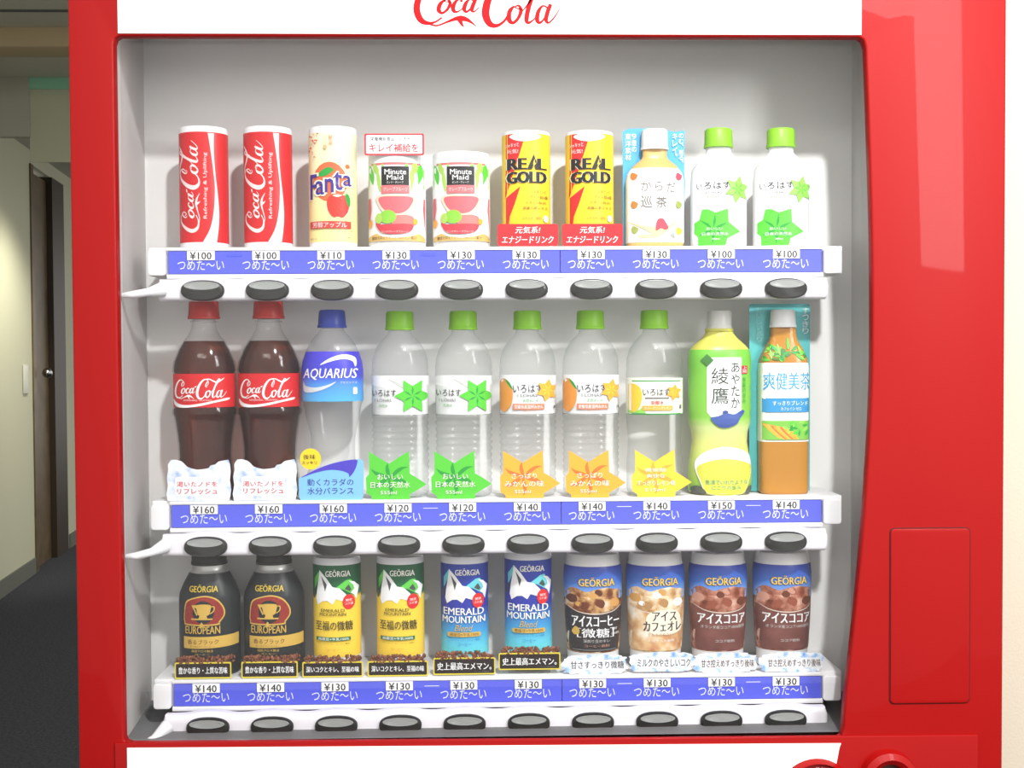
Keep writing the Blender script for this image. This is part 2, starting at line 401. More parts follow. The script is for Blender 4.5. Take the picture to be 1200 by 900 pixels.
# the corridor wall runs away and slightly to one side
p0 = Vector((-3.0, 5.05, 0)); p0 = at(0, 697, 4.73); dirv = Vector((-.157, 1, 0)).normalized()
def wallpt(px):
    # meet of the sight line over px with the wall line, on plan
    d = CF + CR*((px-600)/1200); d = Vector((d.x, d.y, 0)); q = Vector((p0.x-CAMPOS.x, p0.y-CAMPOS.y, 0))
    den = d.x*dirv.y-d.y*dirv.x; t = (q.x*dirv.y-q.y*dirv.x)/den
    return Vector((CAMPOS.x+d.x*t, CAMPOS.y+d.y*t, 0))
CEIL = 2.72
perp = Vector((dirv.y, -dirv.x, 0))     # towards the corridor
def wallbox(name, a, b, z0, z1, d0, d1, mat, parent=None, kind='structure'):
    bm = bmesh.new(); A, B = a-perp*d1, b-perp*d1; C_, D = b-perp*d0, a-perp*d0
    lo = [bm.verts.new((p.x, p.y, z0)) for p in (A, B, C_, D)]; hi = [bm.verts.new((p.x, p.y, z1)) for p in (A, B, C_, D)]
    bm.faces.new(lo); bm.faces.new(hi)
    for i in range(4): bm.faces.new((lo[i], lo[(i+1) % 4], hi[(i+1) % 4], hi[i]))
    o = frombm(name, bm, mat, parent)
    if kind and not parent: tag(o, kind=kind)
    return o
wa = wallpt(0)-dirv*5.0; wb = wallpt(38); wc = wallpt(76); wd = wallpt(110)
doorm = ramp(M('door_veneer', (98, 84, 58), .45), [(.3, (88, 74, 50)), (.7, (108, 92, 64))], 'noise', 9)
framem = M('dark_door_frame', (56, 46, 34), .5)
wallbox('wall_left', wa, wb, 0, CEIL, 0, .12, corrw)
wallbox('wall_back', wc, wd+dirv*2, 0, CEIL, 0, .12, corrw)
wallbox('wall_overdoor', wb, wc, 2.63, CEIL, 0, .12, corrw)
basem = M('grey_baseboard', (104, 106, 98), .6)
wallbox('baseboard_left', wa, wb-dirv*.02, 0, .1, -.012, 0, basem)
wallbox('baseboard_back', wc+dirv*.05, wd+dirv*2, 0, .1, -.012, 0, basem)
dr = wallbox('door_1', wb+dirv*.06, wb+(wc-wb)*.62, 0, 2.6, .03, .07, doorm)
wallbox('door_frame', wb, wb+dirv*.06, 0, 2.63, -.01, .1, doorm, dr)
wallbox('door_frame', wb+(wc-wb)*.62, wc, 0, 2.63, -.01, .1, framem, dr)
kn = at(46, 437, wb.y+.15)
bm = bmesh.new(); bmesh.ops.create_uvsphere(bm, u_segments=16, v_segments=10, radius=.032)
frombm('door_knob', bm, M('chrome', (190, 190, 190), .2, metal=1), dr, wb+dirv*.2+perp*.04+Vector((0, 0, kn.z)))
sw = box('switch_plate', -.004, .004, -.05, .05, -.09, .09, M('switch_grey', (205, 205, 190), .4), None, .002)
sw.location = wallpt(29)+perp*.006+Vector((0, 0, 1.25)); sw.rotation_euler = (0, 0, math.atan2(dirv.y, dirv.x)-math.pi/2)
tag(sw, 'pale grey switch plate on the corridor wall in front of the door', 'switch')
ceilm = M('ceiling_board', (200, 200, 186), .8)
o = box('ceiling', -6, -.8, 1.2, 13, CEIL+.0, CEIL+.08, ceilm); tag(o, kind='structure')
for yy in (2.84,):
    o = box('trim_1', -6, -.8, yy, yy+.012, CEIL-.006, CEIL, M('seam_grey', (84, 86, 84), .8)); tag(o, kind='structure')
o = box('trim_2', -6, -.8, 3.05, 3.2, CEIL-.08, CEIL+.01, M('brown_grey_beam', (176, 158, 124), .7), None, .008); tag(o, kind='structure')
# hanging lintel and glazed transom beyond it
la, lb = at(0, 92, 3.78), at(34, 160, 3.78)
o = box('trim_3', -6, lb.x, 3.78, 3.82, lb.z, CEIL, M('dark_lintel', (176, 176, 160), .75)); tag(o, kind='structure')
ta = at(34, 94, 3.8); tb = at(90, 196, 3.8)
tr_ = box('transom_glass', ta.x, tb.x+.5, 3.8, 3.812, at(60, 190, 3.8).z, CEIL, M('grey_green_glass', (190, 194, 168), .35), None); tag(tr_, kind='structure')
box('transom_edge', ta.x, tb.x+.5, 3.79, 3.8, at(60, 104, 3.79).z, CEIL, M('green_glass_edge', (150, 210, 180), .3), tr_)

# ================================================================== the vending machine
VM = empty('vending_machine', (.063, 0, 0), 'large red vending machine with three shelves of drinks behind its window', 'vending machine')
def sub(o, parent=VM):
    o.parent = parent; o.matrix_parent_inverse = Matrix.Translation(-Vector(VM.location)) if parent is VM else Matrix(); return o
XL, XR = ax(86, -.01), ax(1177, -.01)
TOPZ, BOTZ = 1.83, .05
wx = ax(137, 0, 45)
win = [(ax(138, 0, 60), 1.727), ]
def P2(px, py, Y=0): v = at(px, py, Y); return (v.x, v.z)
right_edge = catmull([P2(1010.5, 58), P2(1014, 150), P2(1018, 300), P2(1017.5, 450), P2(1009, 600), P2(998, 720), P2(988, 810), P2(985, 850)], 5)
hole = [P2(144, 45.5), P2(1003, 47), P2(1008, 50)] + right_edge + [P2(983, 859), P2(978, 863), P2(157, 868), P2(151, 866), P2(149, 861), P2(137, 54), P2(139, 48)]
sub(plate('door_panel', rrect(XL, XR, BOTZ, TOPZ, .012, 4), -.011, .003, RED, None, [hole], .003, 3))
redside = M('dark_red_side', (150, 20, 22), .4)
def ring_box(name, outer, inner, y0, y1, mat):   # hollow cabinet
    bm = bmesh.new(); (a, b, c, d), (e, f_, g, h) = outer, inner
    for q in ((a, e, c, d), (f_, b, c, d), (e, f_, c, g), (e, f_, h, d)): boxbm(bm, q[0], q[1], y0, y1, q[2], q[3])
    return frombm(name, bm, mat)
sub(ring_box('cabinet_body', (XL+.006, XR-.006, .05, 1.825), (XL+.012, XR-.012, .8, 1.8), .031, .7, redside))
sub(box('cabinet_back', XL+.012, XR-.012, .2, .7, .8, 1.8, M('cabinet_grey', (150, 150, 150), .6)))
for xx in (XL+.08, XR-.08):
    sub(box('foot', xx-.03, xx+.03, .1, .16, 0, .052, SMOKE, None, .004))
    sub(box('foot', xx-.03, xx+.03, .55, .61, 0, .052, SMOKE, None, .004))
# header
hl, hr = ax(137.5, -.012, 20), ax(1010, -.012, 20)
hz = at(600, 40, -.012).z
hd = sub(box('header_panel', hl, hr, -.012, .0, hz, 1.825, M('header_white', (252, 250, 246), .4), None, .0008))
p = Print(570, 0, lambda x, z: 0, step=0); p.script(486, -30, 656, 31, M('sign_red', (214, 20, 26), .6, spec=.1), wid=1.2)
lg = p.done(hd, 'script_lettering'); v = at(570, 0, -.0121); s_ = .00099/.00106
lg.location = (v.x, v.y+.0001, v.z); lg.scale = (s_*1.0,)*3
# thin red rim round the window
# lower panel
lp = [P2(134.5, 871, -.014), P2(1146, 861, -.014), (ax(1146, -.014, 870), .5), (ax(134.5, -.014, 870), .5)]
low = sub(plate('lower_panel', lp, -.0145, -.009, RED, None, (), .0015, 2))
ws = [P2(148.5, 877, -.0165), P2(986, 871.5, -.0165), P2(984, 877, -.0165), P2(975, 925, -.0165), (ax(972, -.0165), .55), (ax(148.5, -.0165, 880), .55)]
sub(plate('white_lower_sheet', ws, -.0162, -.0140, M('header_white', (252, 250, 246), .4), None, (), .0006, 1))
# round instruction disc and the coin return ring
def ringat(name, px, py, r0, r1, mat, dep=.012):
    c = at(px, py, -.0165); bm = bmesh.new(); n = 40; prof = [(r1, 0), (r1-.002, -dep*.7), ((r0+r1)/2, -dep), (r0+.002, -dep*.7), (r0, 0)]
    rings = [[bm.verts.new((c.x+r*math.cos(2*math.pi*k/n), -.014+y, c.z+r*math.sin(2*math.pi*k/n))) for k in range(n)] for r, y in prof]
    for a, b in zip(rings, rings[1:]):
        for k in range(n): bm.faces.new((a[k], a[(k+1) % n], b[(k+1) % n], b[k]))
    return sub(frombm(name, bm, mat)), c
r1, c1 = ringat('instruction_disc_rim', 957, 935, .040, .047, RED)
sub(plate('instruction_disc', circ(c1.x, c1.z, .0405), -.0195, -.0145, RED, None, (), .001, 1))
p = Print(0, 0, lambda x, z: 0, step=0)
chars = 'CARD・携帯・もどる'
for i, ch in enumerate(chars):
    a = R(140-i*100/(len(chars)-1)); vs, fs = glyphs(ch, .02)
    ca, sa = math.cos(a-math.pi/2), math.sin(a-math.pi/2); V = []
    for u, v in vs:
        lx, ly = (u-.5)*(4.6 if ch != '・' else 1.2), (v-.5)*(5 if ch != '・' else 1.2)+33
        V.append((lx*ca-ly*sa, -(lx*sa+ly*ca)))
    p._add(V, fs, OFFW); p.n -= .9
p.done(low, 'disc_lettering').location = (c1.x, -.0198, c1.z)
r2, c2 = ringat('coin_return_ring', 1041, 912, .017, .034, RED, .014)
sub(plate('coin_return_cup', circ(c2.x, c2.z, .018), -.0155, -.0145, M('dark_brown_recess', (70, 22, 18), .5), None, (), .0003, 1))
# blank cover plate at the right of the door
cx0, cx1, cz0, cz1 = ax(1043.5, -.012, 720), ax(1136, -.012, 720), at(1090, 824, -.012).z, at(1090, 619.5, -.012).z
sub(plate('cover_groove', rrect(cx0-.0012, cx1+.0012, cz0-.0012, cz1+.0012, .006), -.0116, -.0106, M('groove_dark', (70, 6, 8), .7), None, (), .0003, 1))
sub(plate('cover_plate', rrect(cx0, cx1, cz0, cz1, .005), -.0128, -.0108, RED, None, (), .0009, 2))
# the display case
liner = M('liner_grey', (232, 231, 229), .5, k=.97)
BY = .145
sub(box('back_panel', -.445, .482, BY, BY+.01, .86, 1.80, liner))
def quad(name, pts, mat):
    bm = bmesh.new(); vs = [bm.verts.new(p) for p in pts]; f = bm.faces.new(vs)
    bmesh.ops.solidify(bm, geom=[f], thickness=.003)
    return sub(frombm(name, bm, mat))
quad('side_liner', [(-.430, .004, .86), (-.430, .004, 1.80), (-.4445, BY, 1.80), (-.4445, BY, .86)], M('liner_white', (246, 246, 244), .5, k=.97))
quad('side_liner', [(.458, .004, .86), (.458, .004, 1.80), (.480, BY, 1.80), (.480, BY, .86)], M('liner_white', (246, 246, 244), .5, k=.97))
quad('top_liner', [(-.45, .004, 1.755), (.485, .004, 1.755), (.485, BY+.01, 1.80), (-.45, BY+.01, 1.80)], liner)
quad('display_floor', [(-.45, .004, .905), (.485, .004, .905), (.485, BY+.01, .907), (-.45, BY+.01, .907)], M('floor_grey', (170, 170, 172), .5))
wp_ = ([P2(139, 46, 0), P2(1014, 46, 0), (ax(1022, 0), at(600, 300, 0).z), (ax(1022, 0), at(600, 600, 0).z), P2(988, 866, 0), P2(148, 868, 0)])
bm = bmesh.new(); fc = bm.faces.new([bm.verts.new((x, .005, z)) for x, z in wp_])
ex = bmesh.ops.extrude_face_region(bm, geom=[fc])
for v in [g for g in ex['geom'] if isinstance(g, bmesh.types.BMVert)]: v.co.y += .002
sub(frombm('window_pane', bm, PANE))

ROWZ = tuple(at(580, q, .0525).z+.0048 for q in (293.5, 589, 797))
PRICES = (('¥100', '¥100', '¥110', '¥130', '¥130', '¥130', '¥130', '¥130', '¥100', '¥100'),
          ('¥160', '¥160', '¥160', '¥120', '¥120', '¥140', '¥140', '¥140', '¥150', '¥140'),
          ('¥140', '¥140', '¥130', '¥130', '¥130', '¥130', '¥130', '¥130', '¥130', '¥130'))
NAMES = ('upper', 'middle', 'lower')
SX = lambda i: ax(237.5+75.95*i, .0525)     # slot centres
def button_mesh():
    bm = bmesh.new(); n = 40; rings = []; a, b = .0258, .0125
    for sc, y in ((1, 0), (1.0, -.002), (.96, -.0045), (.88, -.006)):
        rings.append([bm.verts.new((a*sc*math.copysign(abs(math.cos(t))**.85, math.cos(t)), y, b*sc*math.copysign(abs(math.sin(t))**.85, math.sin(t)))) for t in [2*math.pi*k/n for k in range(n)]])
    for r0, r1 in zip(rings, rings[1:]):
        for k in range(n): bm.faces.new((r0[k], r0[(k+1) % n], r1[(k+1) % n], r1[k]))
    bm.faces.new(rings[-1]); bm.faces.new(rings[0])
    # raised lens, upper half
    lens = [[bm.verts.new((.0212*s*math.cos(t), y, .0055+.0052*s*math.sin(t))) for t in [2*math.pi*k/n for k in range(n)]] for s, y in ((1, -.0057), (.98, -.0066), (.86, -.0068), (.8, -.0064))]
    for r0, r1 in zip(lens, lens[1:]):
        for k in range(n):
            f = bm.faces.new((r0[k], r0[(k+1) % n], r1[(k+1) % n], r1[k])); f.material_index = 1
    f = bm.faces.new(lens[-1]); f.material_index = 1
    bmesh.ops.recalc_face_normals(bm, faces=bm.faces[:])
    me = bpy.data.meshes.new('button'); bm.to_mesh(me); bm.free(); smooth(me, 40)
    me.materials.append(SMOKE); me.materials.append(SMOKET); return me
BUT = button_mesh()
tagm = {}
for row, rz in enumerate(ROWZ):
    sh = sub(box('display_shelf', -.412, .437, .057, BY-.002, rz-.034, rz, WHITE, None, .001)); tag(sh, 'white shelf carrying the %s row of drinks' % NAMES[row])
    def sp(o): o.parent = sh; return o
    X0, X1, XM = ax(199, .0525), ax(963, .0525), ax(657, .0525)
    for a, b in ((X0, XM-.0004), (XM+.0004, X1)):
        sp(box('price_strip', a, b, .0525, .056, rz-.0322, rz-.0048, BLUEP, None, .0004, 1))
    sp(box('shelf_lip', X0-.002, X1+.002, .0515, .057, rz-.0044, rz-.0001, WHITE, None, .001))
    sp(box('shelf_sill', X0-.002, X1+.002, .0515, .057, rz-.0385, rz-.0327, WHITE, None, .001))
    sp(plate('end_cap', rrect(ax(175, .05), ax(196, .05), rz-.0345, rz-.0035, .004), .048, .056, WHITE, None, (), .0012, 2))
    sp(plate('end_cap', rrect(ax(965, .05), ax(986, .05), rz-.0345, rz-.0035, .004), .048, .056, WHITE, None, (), .0012, 2))
    for i in range(10):
        x = SX(i)
        t = sp(box('price_tag', x-.0166, x+.0166, .0509, .0524, rz-.0158, rz-.0048, OFFW, None, .0003, 1))
        key = PRICES[row][i]
        if key not in tagm:
            q = Print(0, 0, lambda x, z: 0, step=0); q.text(key, -12.2, -4.2, 12.2, 4.2, BLACKP, .03); oo = q.done(sh, 'price_lettering'); tagm[key] = oo.data
        else:
            oo = bpy.data.objects.new('price_lettering', tagm[key]); COL.objects.link(oo); oo.parent = sh
        oo.location = (x, .05075, rz-.0103)
        if 'cold' not in tagm:
            q = Print(0, 0, lambda x, z: 0, step=0); q.text('つめた〜い', -26.5, -6, 26.5, 6, M('pale_print', (226, 230, 250), .4), .012); oo = q.done(sh, 'strip_lettering'); tagm['cold'] = oo.data
        else:
            oo = bpy.data.objects.new('strip_lettering', tagm['cold']); COL.objects.link(oo); oo.parent = sh
        oo.location = (x-.0005, .0524, rz-.0214)
    # button bar, front edge scalloped round the buttons
    by = .034; zc = at(580, (337.5, 638, 850)[row], .024).z; b0, b1 = ax(187, by), ax(969, by)
    bx = [ax(237+76.2*i, by-.008) for i in range(10)]
    zl = .0135 if row < 2 else .0165
    ol = [(b0, zc-zl), (b0-.003, zc-.008), (b0-.003, zc+.004)]
    n = 150
    for k in range(n+1):
        x = b0+(b1-b0)*k/n; d = min(abs(x-c) for c in bx); bump = .5*(1+math.cos(math.pi*min(d/.037, 1)))
        ol.append((x, zc+.0128+.0036*bump))
    ol += [(b1+.003, zc+.004), (b1+.003, zc-.008), (b1, zc-zl)]
    ol = ol[::-1]
    bar = sub(plate('button_bar', ol, by, by+.018, M('bar_white', (246, 242, 248), .3), None, (), .006, 4)); tag(bar, 'white bar of dark oval buttons under the %s shelf' % NAMES[row])
    for c in bx:
        q = bpy.data.objects.new('button', BUT); COL.objects.link(q); q.parent = bar; q.location = (c, by-.0005, zc-.0012)
    # arm that carries the bar at its left end
    dz = -.008 if row < 2 else -.016
    sub(tube('bar_arm', [(-.428, .012, zc+dz), (-.415, .010, zc+dz+.001), (-.400, .016, zc+dz*.5), (b0+.004, .034, zc)], [.003, .0045, .005, .009], WHITE))
    for k in ((0, 3) if row == 0 else (3, 6, 8)):
        xs = SX(k)+.0397
        sp(box('slot_mark', xs-.009, xs+.009, .0520, .0526, rz-.0113, rz-.0106 if row else rz-.008, M('pale_print', (226, 230, 250), .4) if row else M('deep_blue', (84, 96, 220), .4)))

# ================================================================== the drinks
PY = .088
def spot(px, row, Y=PY): return Vector((ax(px, Y, 291 if row == 0 else (586 if row == 1 else 793)), Y, ROWZ[row]+.0004))
def flat(y): return lambda x, z: y
def card(name, outline, cx, base, row, y, mat, label, cat='card', prints=None, group=None, thick=.5, lift=0, tilt=0):
    """a stand-up card: outline in photograph units, flat, its own thickness"""
    y *= .82; loc = spot(cx, row, PY); loc.z += lift
    root = empty(name, loc, label, cat, group)
    b = bmesh.new(); vs = [b.verts.new(((x-cx)*U, y*U, (base-z)*U)) for x, z in outline]
    t = tessellate_polygon([[v.co for v in vs]]); fs = []
    for q in t:
        try: fs.append(b.faces.new([vs[i] for i in q]))
        except ValueError: pass
    bmesh.ops.recalc_face_normals(b, faces=b.faces[:])
    if fs[0].normal.y > 0: bmesh.ops.reverse_faces(b, faces=b.faces[:])
    ret = bmesh.ops.extrude_face_region(b, geom=b.faces[:])
    for v in [g for g in ret['geom'] if isinstance(g, bmesh.types.BMVert)]: v.co.y += thick*U
    frombm('card_sheet', b, mat, root, ang=20)
    if prints:
        P = Print(cx, base, flat(y), step=0); prints(P); P.done(root, 'card_print')
    return root

# --- first shelf
def can(cx, base, row, r, h, rim, top, label, sleeve, group=None, name='drink_can', neck=0, botrim=7):
    root = empty(name, spot(cx, row), label, 'drink can', group)
    B = Body([(r-1.5, 0), (r, 1.5), (r, h-2), (r-1, h)]) if not neck else Body([(r-4, 0), (r-3, 2), (r-2, 7), (r, 24), (r, h-26), (r-1.5, h-14), (r-4, h-7), (r-6, h-2), (r-7, h)])
    B.build('can_body', rim, root)
    if sleeve: B.build('sleeve', sleeve, root, botrim, h-top, .25, caps=False)
    return root, B
r_, B = can(240, 291, 0, 28, 141, WHITE, 7, 'red cola can with white script, at the very end of the top shelf', CRED, 'red cola cans')
p = Print(240, 291, OnBody(B, .35))
p.script(214, 167, 241, 273, M('pale_pink_print', (250, 226, 224), .4), rot=True, wid=1.1)
p.text('Refreshing & Uplifting', 245, 181, 250, 257, M('pale_pink_print', (250, 226, 224), .4), .0, rot=1)
wv = [(323, 78), (340, 200), (356, 350), (362, 450), (354, 600), (330, 720), (285, 808)], [(370, 808), (382, 700), (385, 600), (378, 480), (366, 350), (358, 200), (360, 78)]
wv = [(a, b) for a, b in catmull(wv[0], 4)]+[(a, b) for a, b in catmull(wv[1], 4)]
p.poly([(195+a/5.81, 145+b/5.81) for a, b in wv], M('pale_pink_print', (250, 226, 224), .4)); p.done(r_)
copy_tree(r_, spot(315, 0), 'red cola can with white script, between its twin and the cream can')

CREAM = ramp(M('cream_print', (250, 236, 176), .4), [(.0, (252, 246, 216)), (.55, (250, 236, 176)), (1, (246, 226, 150))], 'height', axis=(.16, .0))
r_, B = can(391, 291, 0, 28, 141, WHITE, 7, 'cream fruit soda can with a red apple and purple lettering', CREAM)
p = Print(391, 291, OnBody(B, .35))
f5 = lambda a, b: (350+a/5.81, 145+b/5.81)
p.disc(*f5(232, 405), 20, 23, M('rust_print', (224, 108, 66), .4))
p.disc(*f5(350, 300), 2.4, 2.6, M('rust_print', (224, 108, 66), .4))
p.smoothpoly([f5(150, 362), f5(185, 325), f5(230, 308), f5(262, 325), f5(235, 350), f5(195, 368)], GREEND)
p.disc(*f5(288, 568), 13.5, 13.5, M('cream_line', (252, 244, 214), .4)); p.smoothpoly([f5(215, 540), f5(240, 498), f5(285, 508), f5(330, 495), f5(358, 540), f5(352, 600), f5(322, 642), f5(288, 640), f5(255, 640), f5(222, 600)], M('apple_red', (222, 56, 44), .4))
p.smoothpoly([f5(335, 495), f5(352, 485), f5(366, 520), f5(362, 570), f5(350, 560)], GREEND)
def wob(P, x0, dx, ss, mat, bold):
    for ch, (a, b, c, d) in ss: P.text(ch, *f5(a, b), *f5(c, d), mat, bold); P.n -= .9
    P.n += 1
LT = [('F', (98, 352, 142, 520)), ('a', (138, 400, 196, 492)), ('n', (204, 385, 260, 478)), ('t', (266, 340, 316, 462)), ('a', (324, 360, 374, 432))]
wob(p, 0, 0, [(c, (a-9, b-9, c_+9, d+9)) for c, (a, b, c_, d) in LT], M('cream_line', (252, 244, 214), .4), .09)
wob(p, 0, 0, LT, M('purple_print', (62, 48, 150), .4), .05)
p.rect(*f5(92, 670), *f5(370, 718), M('brick_print', (206, 70, 60), .4)); p.text('芳醇アップル', *f5(112, 676), *f5(345, 712), M('pale_pink_print', (250, 226, 224)), .02)
p.vtext('発泡', *f5(228, 90), *f5(258, 168), M('rust_print', (224, 108, 66))); p.vtext('フルーツ', *f5(196, 95), *f5(218, 220), M('tan_print', (214, 178, 130)))
for i in range(16):
    a, b = 85+rnd.random()*70, 75+rnd.random()*170; p.disc(*f5(a, b), .5+rnd.random(), .6+rnd.random(), M('rust_print', (224, 108, 66)), 8); p.n -= .9
for i in range(10):
    a, b = 300+rnd.random()*90, 440+rnd.random()*340; p.disc(*f5(a, b), .4+rnd.random()*.6, .4+rnd.random()*.6, M('rust_print', (224, 108, 66)), 8); p.n -= .9
p.text('果汁1%', *f5(95, 780), *f5(145, 796), GREYP); p.done(r_)

r_, B = can(466, 291, 0, 33.5, 111, WHITE, 8, 'short grapefruit juice can with a reddish card on its top', OFFW, 'short grapefruit juice cans', botrim=8)
p = Print(466, 291, OnBody(B, .35))
f6 = lambda a, b: (425+a/6.21+.5, 150+b/6.21)
def fs(l): return [f6(a, b) for a, b in l]
p.rect(*f6(40, 268), *f6(478, 284), M('salmon_print', (224, 120, 120), .4))
for s_, c_ in ((1, 250), (-1, 250)):
    for k, (a, b, L_, w_) in enumerate(((70, 300, 110, 34), (110, 330, 150, 30), (165, 300, 120, 40), (200, 300, 150, 34), (130, 292, 60, 44))):
        x_ = c_-s_*(a+10); p.smoothpoly(fs([(x_-w_/2, b+L_*.25-20), (x_-s_*10, b-24), (x_+w_/2, b+L_*.4), (x_+s_*12, b+L_), (x_-w_*.3, b+L_*.6)]), (GREENL, M('leaf_print', (176, 214, 96)), GREENP)[k % 3]); p.n -= .9
p.n += 1
p.rect(*f6(152, 297), *f6(350, 430), BLACKP); p.text('Minute', *f6(175, 316), *f6(330, 355), OFFW, .03); p.text('Maid', *f6(192, 358), *f6(308, 394), OFFW, .03); p.text('ピンク・グレープ', *f6(192, 404), *f6(310, 420), OFFW)
p.rect(*f6(150, 432), *f6(352, 490), M('salmon_red', (232, 116, 120), .4)); p.text('グレープフルーツ', *f6(165, 446), *f6(338, 476), M('pale_pink_print', (250, 226, 224)), .01)
p.smoothpoly(fs([(118, 508), (250, 500), (388, 508), (384, 570), (330, 640), (255, 655), (180, 640), (128, 575)]), M('rind', (250, 216, 190), .4)); p.smoothpoly(fs([(135, 518), (250, 512), (372, 518), (362, 575), (318, 622), (255, 636), (190, 620), (145, 575)]), M('flesh', (230, 108, 116), .45)); 
p.smoothpoly(fs([(230, 660), (300, 645), (375, 655), (380, 720), (300, 745), (235, 725)]), M('flesh2', (236, 128, 122), .45))
p.smoothpoly(fs([(105, 700), (160, 712), (300, 708), (378, 715), (350, 765), (250, 782), (150, 768)]), M('bowl_red', (214, 66, 78), .45)); p.text('ピンクグレープフルーツ', *f6(150, 756), *f6(340, 772), M('pale_pink_print', (250, 226, 224)))
p.disc(*f6(196, 658), 10, 7.8, M('lime', (142, 206, 70), .4)); p.disc(*f6(130, 668), 4, 6, M('leaf_print', (176, 214, 96)))
p.poly(fs([(40, 520), (66, 516), (70, 600), (56, 680), (40, 680)]), M('flesh', (230, 108, 116))); p.poly(fs([(478, 520), (450, 516), (446, 600), (460, 760), (478, 760)]), M('flesh', (230, 108, 116)))
p.disc(*f6(60, 700), 3, 5, ORANP); p.disc(*f6(392, 690), 2.6, 3.6, ORANP)
p.poly(fs([(42, 830), (42, 800), (110, 775), (160, 800), (250, 812), (340, 800), (420, 775), (476, 810), (476, 830)]), M('gold_band', (222, 186, 110), .4)); p.text('糖度を抑えてすっきりおいしい果汁', *f6(78, 796), *f6(400, 822), BROWNP); p.done(r_)
copy_tree(r_, spot(541, 0), 'short grapefruit juice can with a bare white lid')
def pr(P):
    P.rr(431, 160.5, 499.6, 185.5, 2, M('card_pink', (214, 50, 66), .4)); P.rr(433, 162.3, 497.6, 183.6, 1.4, OFFW)
    P.text('栄養機能食品〈ビオチン〉', 438, 164.2, 491, 169, GREYP, .02); P.text('キレイ補給を', 436.5, 172, 493, 181.8, M('card_pink', (214, 50, 66)), .02)
card('promotional_card', rrect(431, 499.6, 160.5, 185.5, 2)+[], 466, 291, 0, -32, OFFW, 'small white card with pink border leaning on the grapefruit can lid', prints=pr)
box('card_tab', 455*0, 0, 0, 0, 0, 0, WHITE) if False else None

r_, B = can(617, 291, 0, 28.3, 136, WHITE, 4, 'yellow energy drink can with black capitals beside the grapefruit can', YELP, 'yellow energy drink cans', botrim=5)
p = Print(617, 291, OnBody(B, .35))
f4 = lambda a, b: (575+a/6+.3, 145+b/6)
g4 = lambda l: [f4(a, b) for a, b in l]
p.poly(g4([(78, 85), (245, 85), (205, 210), (165, 330), (130, 440), (100, 530), (78, 560)]), REDP)
p.poly(g4([(80, 545), (205, 452), (165, 570), (130, 660), (115, 800), (80, 800)]), REDP)
p.smoothpoly(g4([(130, 100), (200, 82), (290, 84), (350, 100), (320, 125), (240, 140), (170, 130)]), OFFW)  # reflected glare near the can's top, painted in as a white patch
p.text('シャキッと', *f4(98, 152), *f4(195, 182), M('pale_pink_print', (250, 226, 224)), .03, skew=-1); p.text('元気!', *f4(112, 192), *f4(190, 222), M('pale_pink_print', (250, 226, 224)), .03)
for dx, m_, bo in ((1.2, M('cream_line', (252, 244, 214)), .3), (0, BLACKP, .2)):
    p.text('RE', *f4(120-dx*3, 258), *f4(245, 335), m_, bo); p.n -= .9; p.text('L', *f4(330, 258), *f4(385, 335), m_, bo); p.n -= .9; p.text('GOLD', *f4(116-dx*3, 350), *f4(385, 430), m_, bo)
p.poly(g4([(300, 230), (336, 335), (312, 335), (303, 300), (285, 335), (252, 335)]), BLACKP)
p.poly(g4([(305, 262), (292, 300), (300, 300), (290, 325), (318, 290), (306, 290)]), YELP)
for i, s_ in enumerate(('ビタミンC', 'アミノ酸6種', 'ビタミンB6,B2', '高麗人参エキス')): p.text(s_, *f4(300-i*27 if i < 3 else 222, 478+i*38), *f4(388+(i % 2)*10, 500+i*38), BROWNP)
p.text('エネルギー飲料', *f4(215, 660), *f4(355, 684), ORAND); p.disc(*f4(384, 675), 3, 4, OFFW); p.done(r_)
copy_tree(r_, spot(691, 0), 'yellow energy drink can with black capitals beside the blue tea card')
def pr(P):
    P.text('元気系!', 603, 267.5, 632, 275.5, OFFW, .04, .15); P.text('エナジードリンク', 587.5, 278.5, 647.5, 286.8, OFFW, .04, .15)
def redcard(cx, lab):
    o = card('promotional_card', rrect(582.5, 653, 264.5, 290, 3), 617, 291, 0, -31, M('card_red', (226, 38, 46), .4), lab, prints=pr, group='red energy drink cards'); o.location = spot(cx, 0); return o
redcard(617, 'red card with white lettering before the yellow can next to the juice cans'); redcard(691, 'red card with white lettering before the yellow can next to the tea')

# blended tea bottle with its blue card
f5 = lambda a, b: (725+a/5.81, 140+b/5.81)
g5 = lambda l: [f5(a, b) for a, b in l]
def pr(P):
    P.vtext('9種の', *f5(92, 72), *f5(124, 205), OFFW, .02); P.vtext('東洋素材', *f5(46, 72), *f5(86, 262), OFFW, .03); P.vtext('のむ、巡る。', *f5(416, 72), *f5(450, 300), OFFW, .03); P.vtext('キレイ。', *f5(372, 72), *f5(406, 262), OFFW, .03)
card('backing_card', g5([(35, 860), (28, 400), (30, 340), (28, 60), (70, 40), (230, 36), (330, 50), (390, 62), (460, 52), (456, 340), (462, 400), (446, 860)]), 767, 290, 0, 6, M('card_blue', (84, 176, 232), .4), 'light blue card standing behind the small white capped tea bottle', prints=pr)
TEA = clear('pale_tea', (.86, .66, .34), (.6, .42, .2), .03)
TEAD = M('tea_tan', (218, 178, 110), .3)
root = empty('drink_bottle', spot(767, 0)-Vector((0, .002, 0)), 'small tea bottle with white cap and white label before blue card', 'bottle')
B = Body([(30, 0), (33, 2), (34, 5), (34, 80), (32, 88), (26, 97), (17, 104), (14.5, 108), (14.5, 116)], 2.8, .62)
B.build('bottle_body', TEAD, root); B.build('label_sleeve', OFFW, root, 6, 93, .3, caps=False)
cap(root, 15.6, 16.6, 116, 140, CAPW, .8)
p = Print(767, 290, OnBody(B, .4))
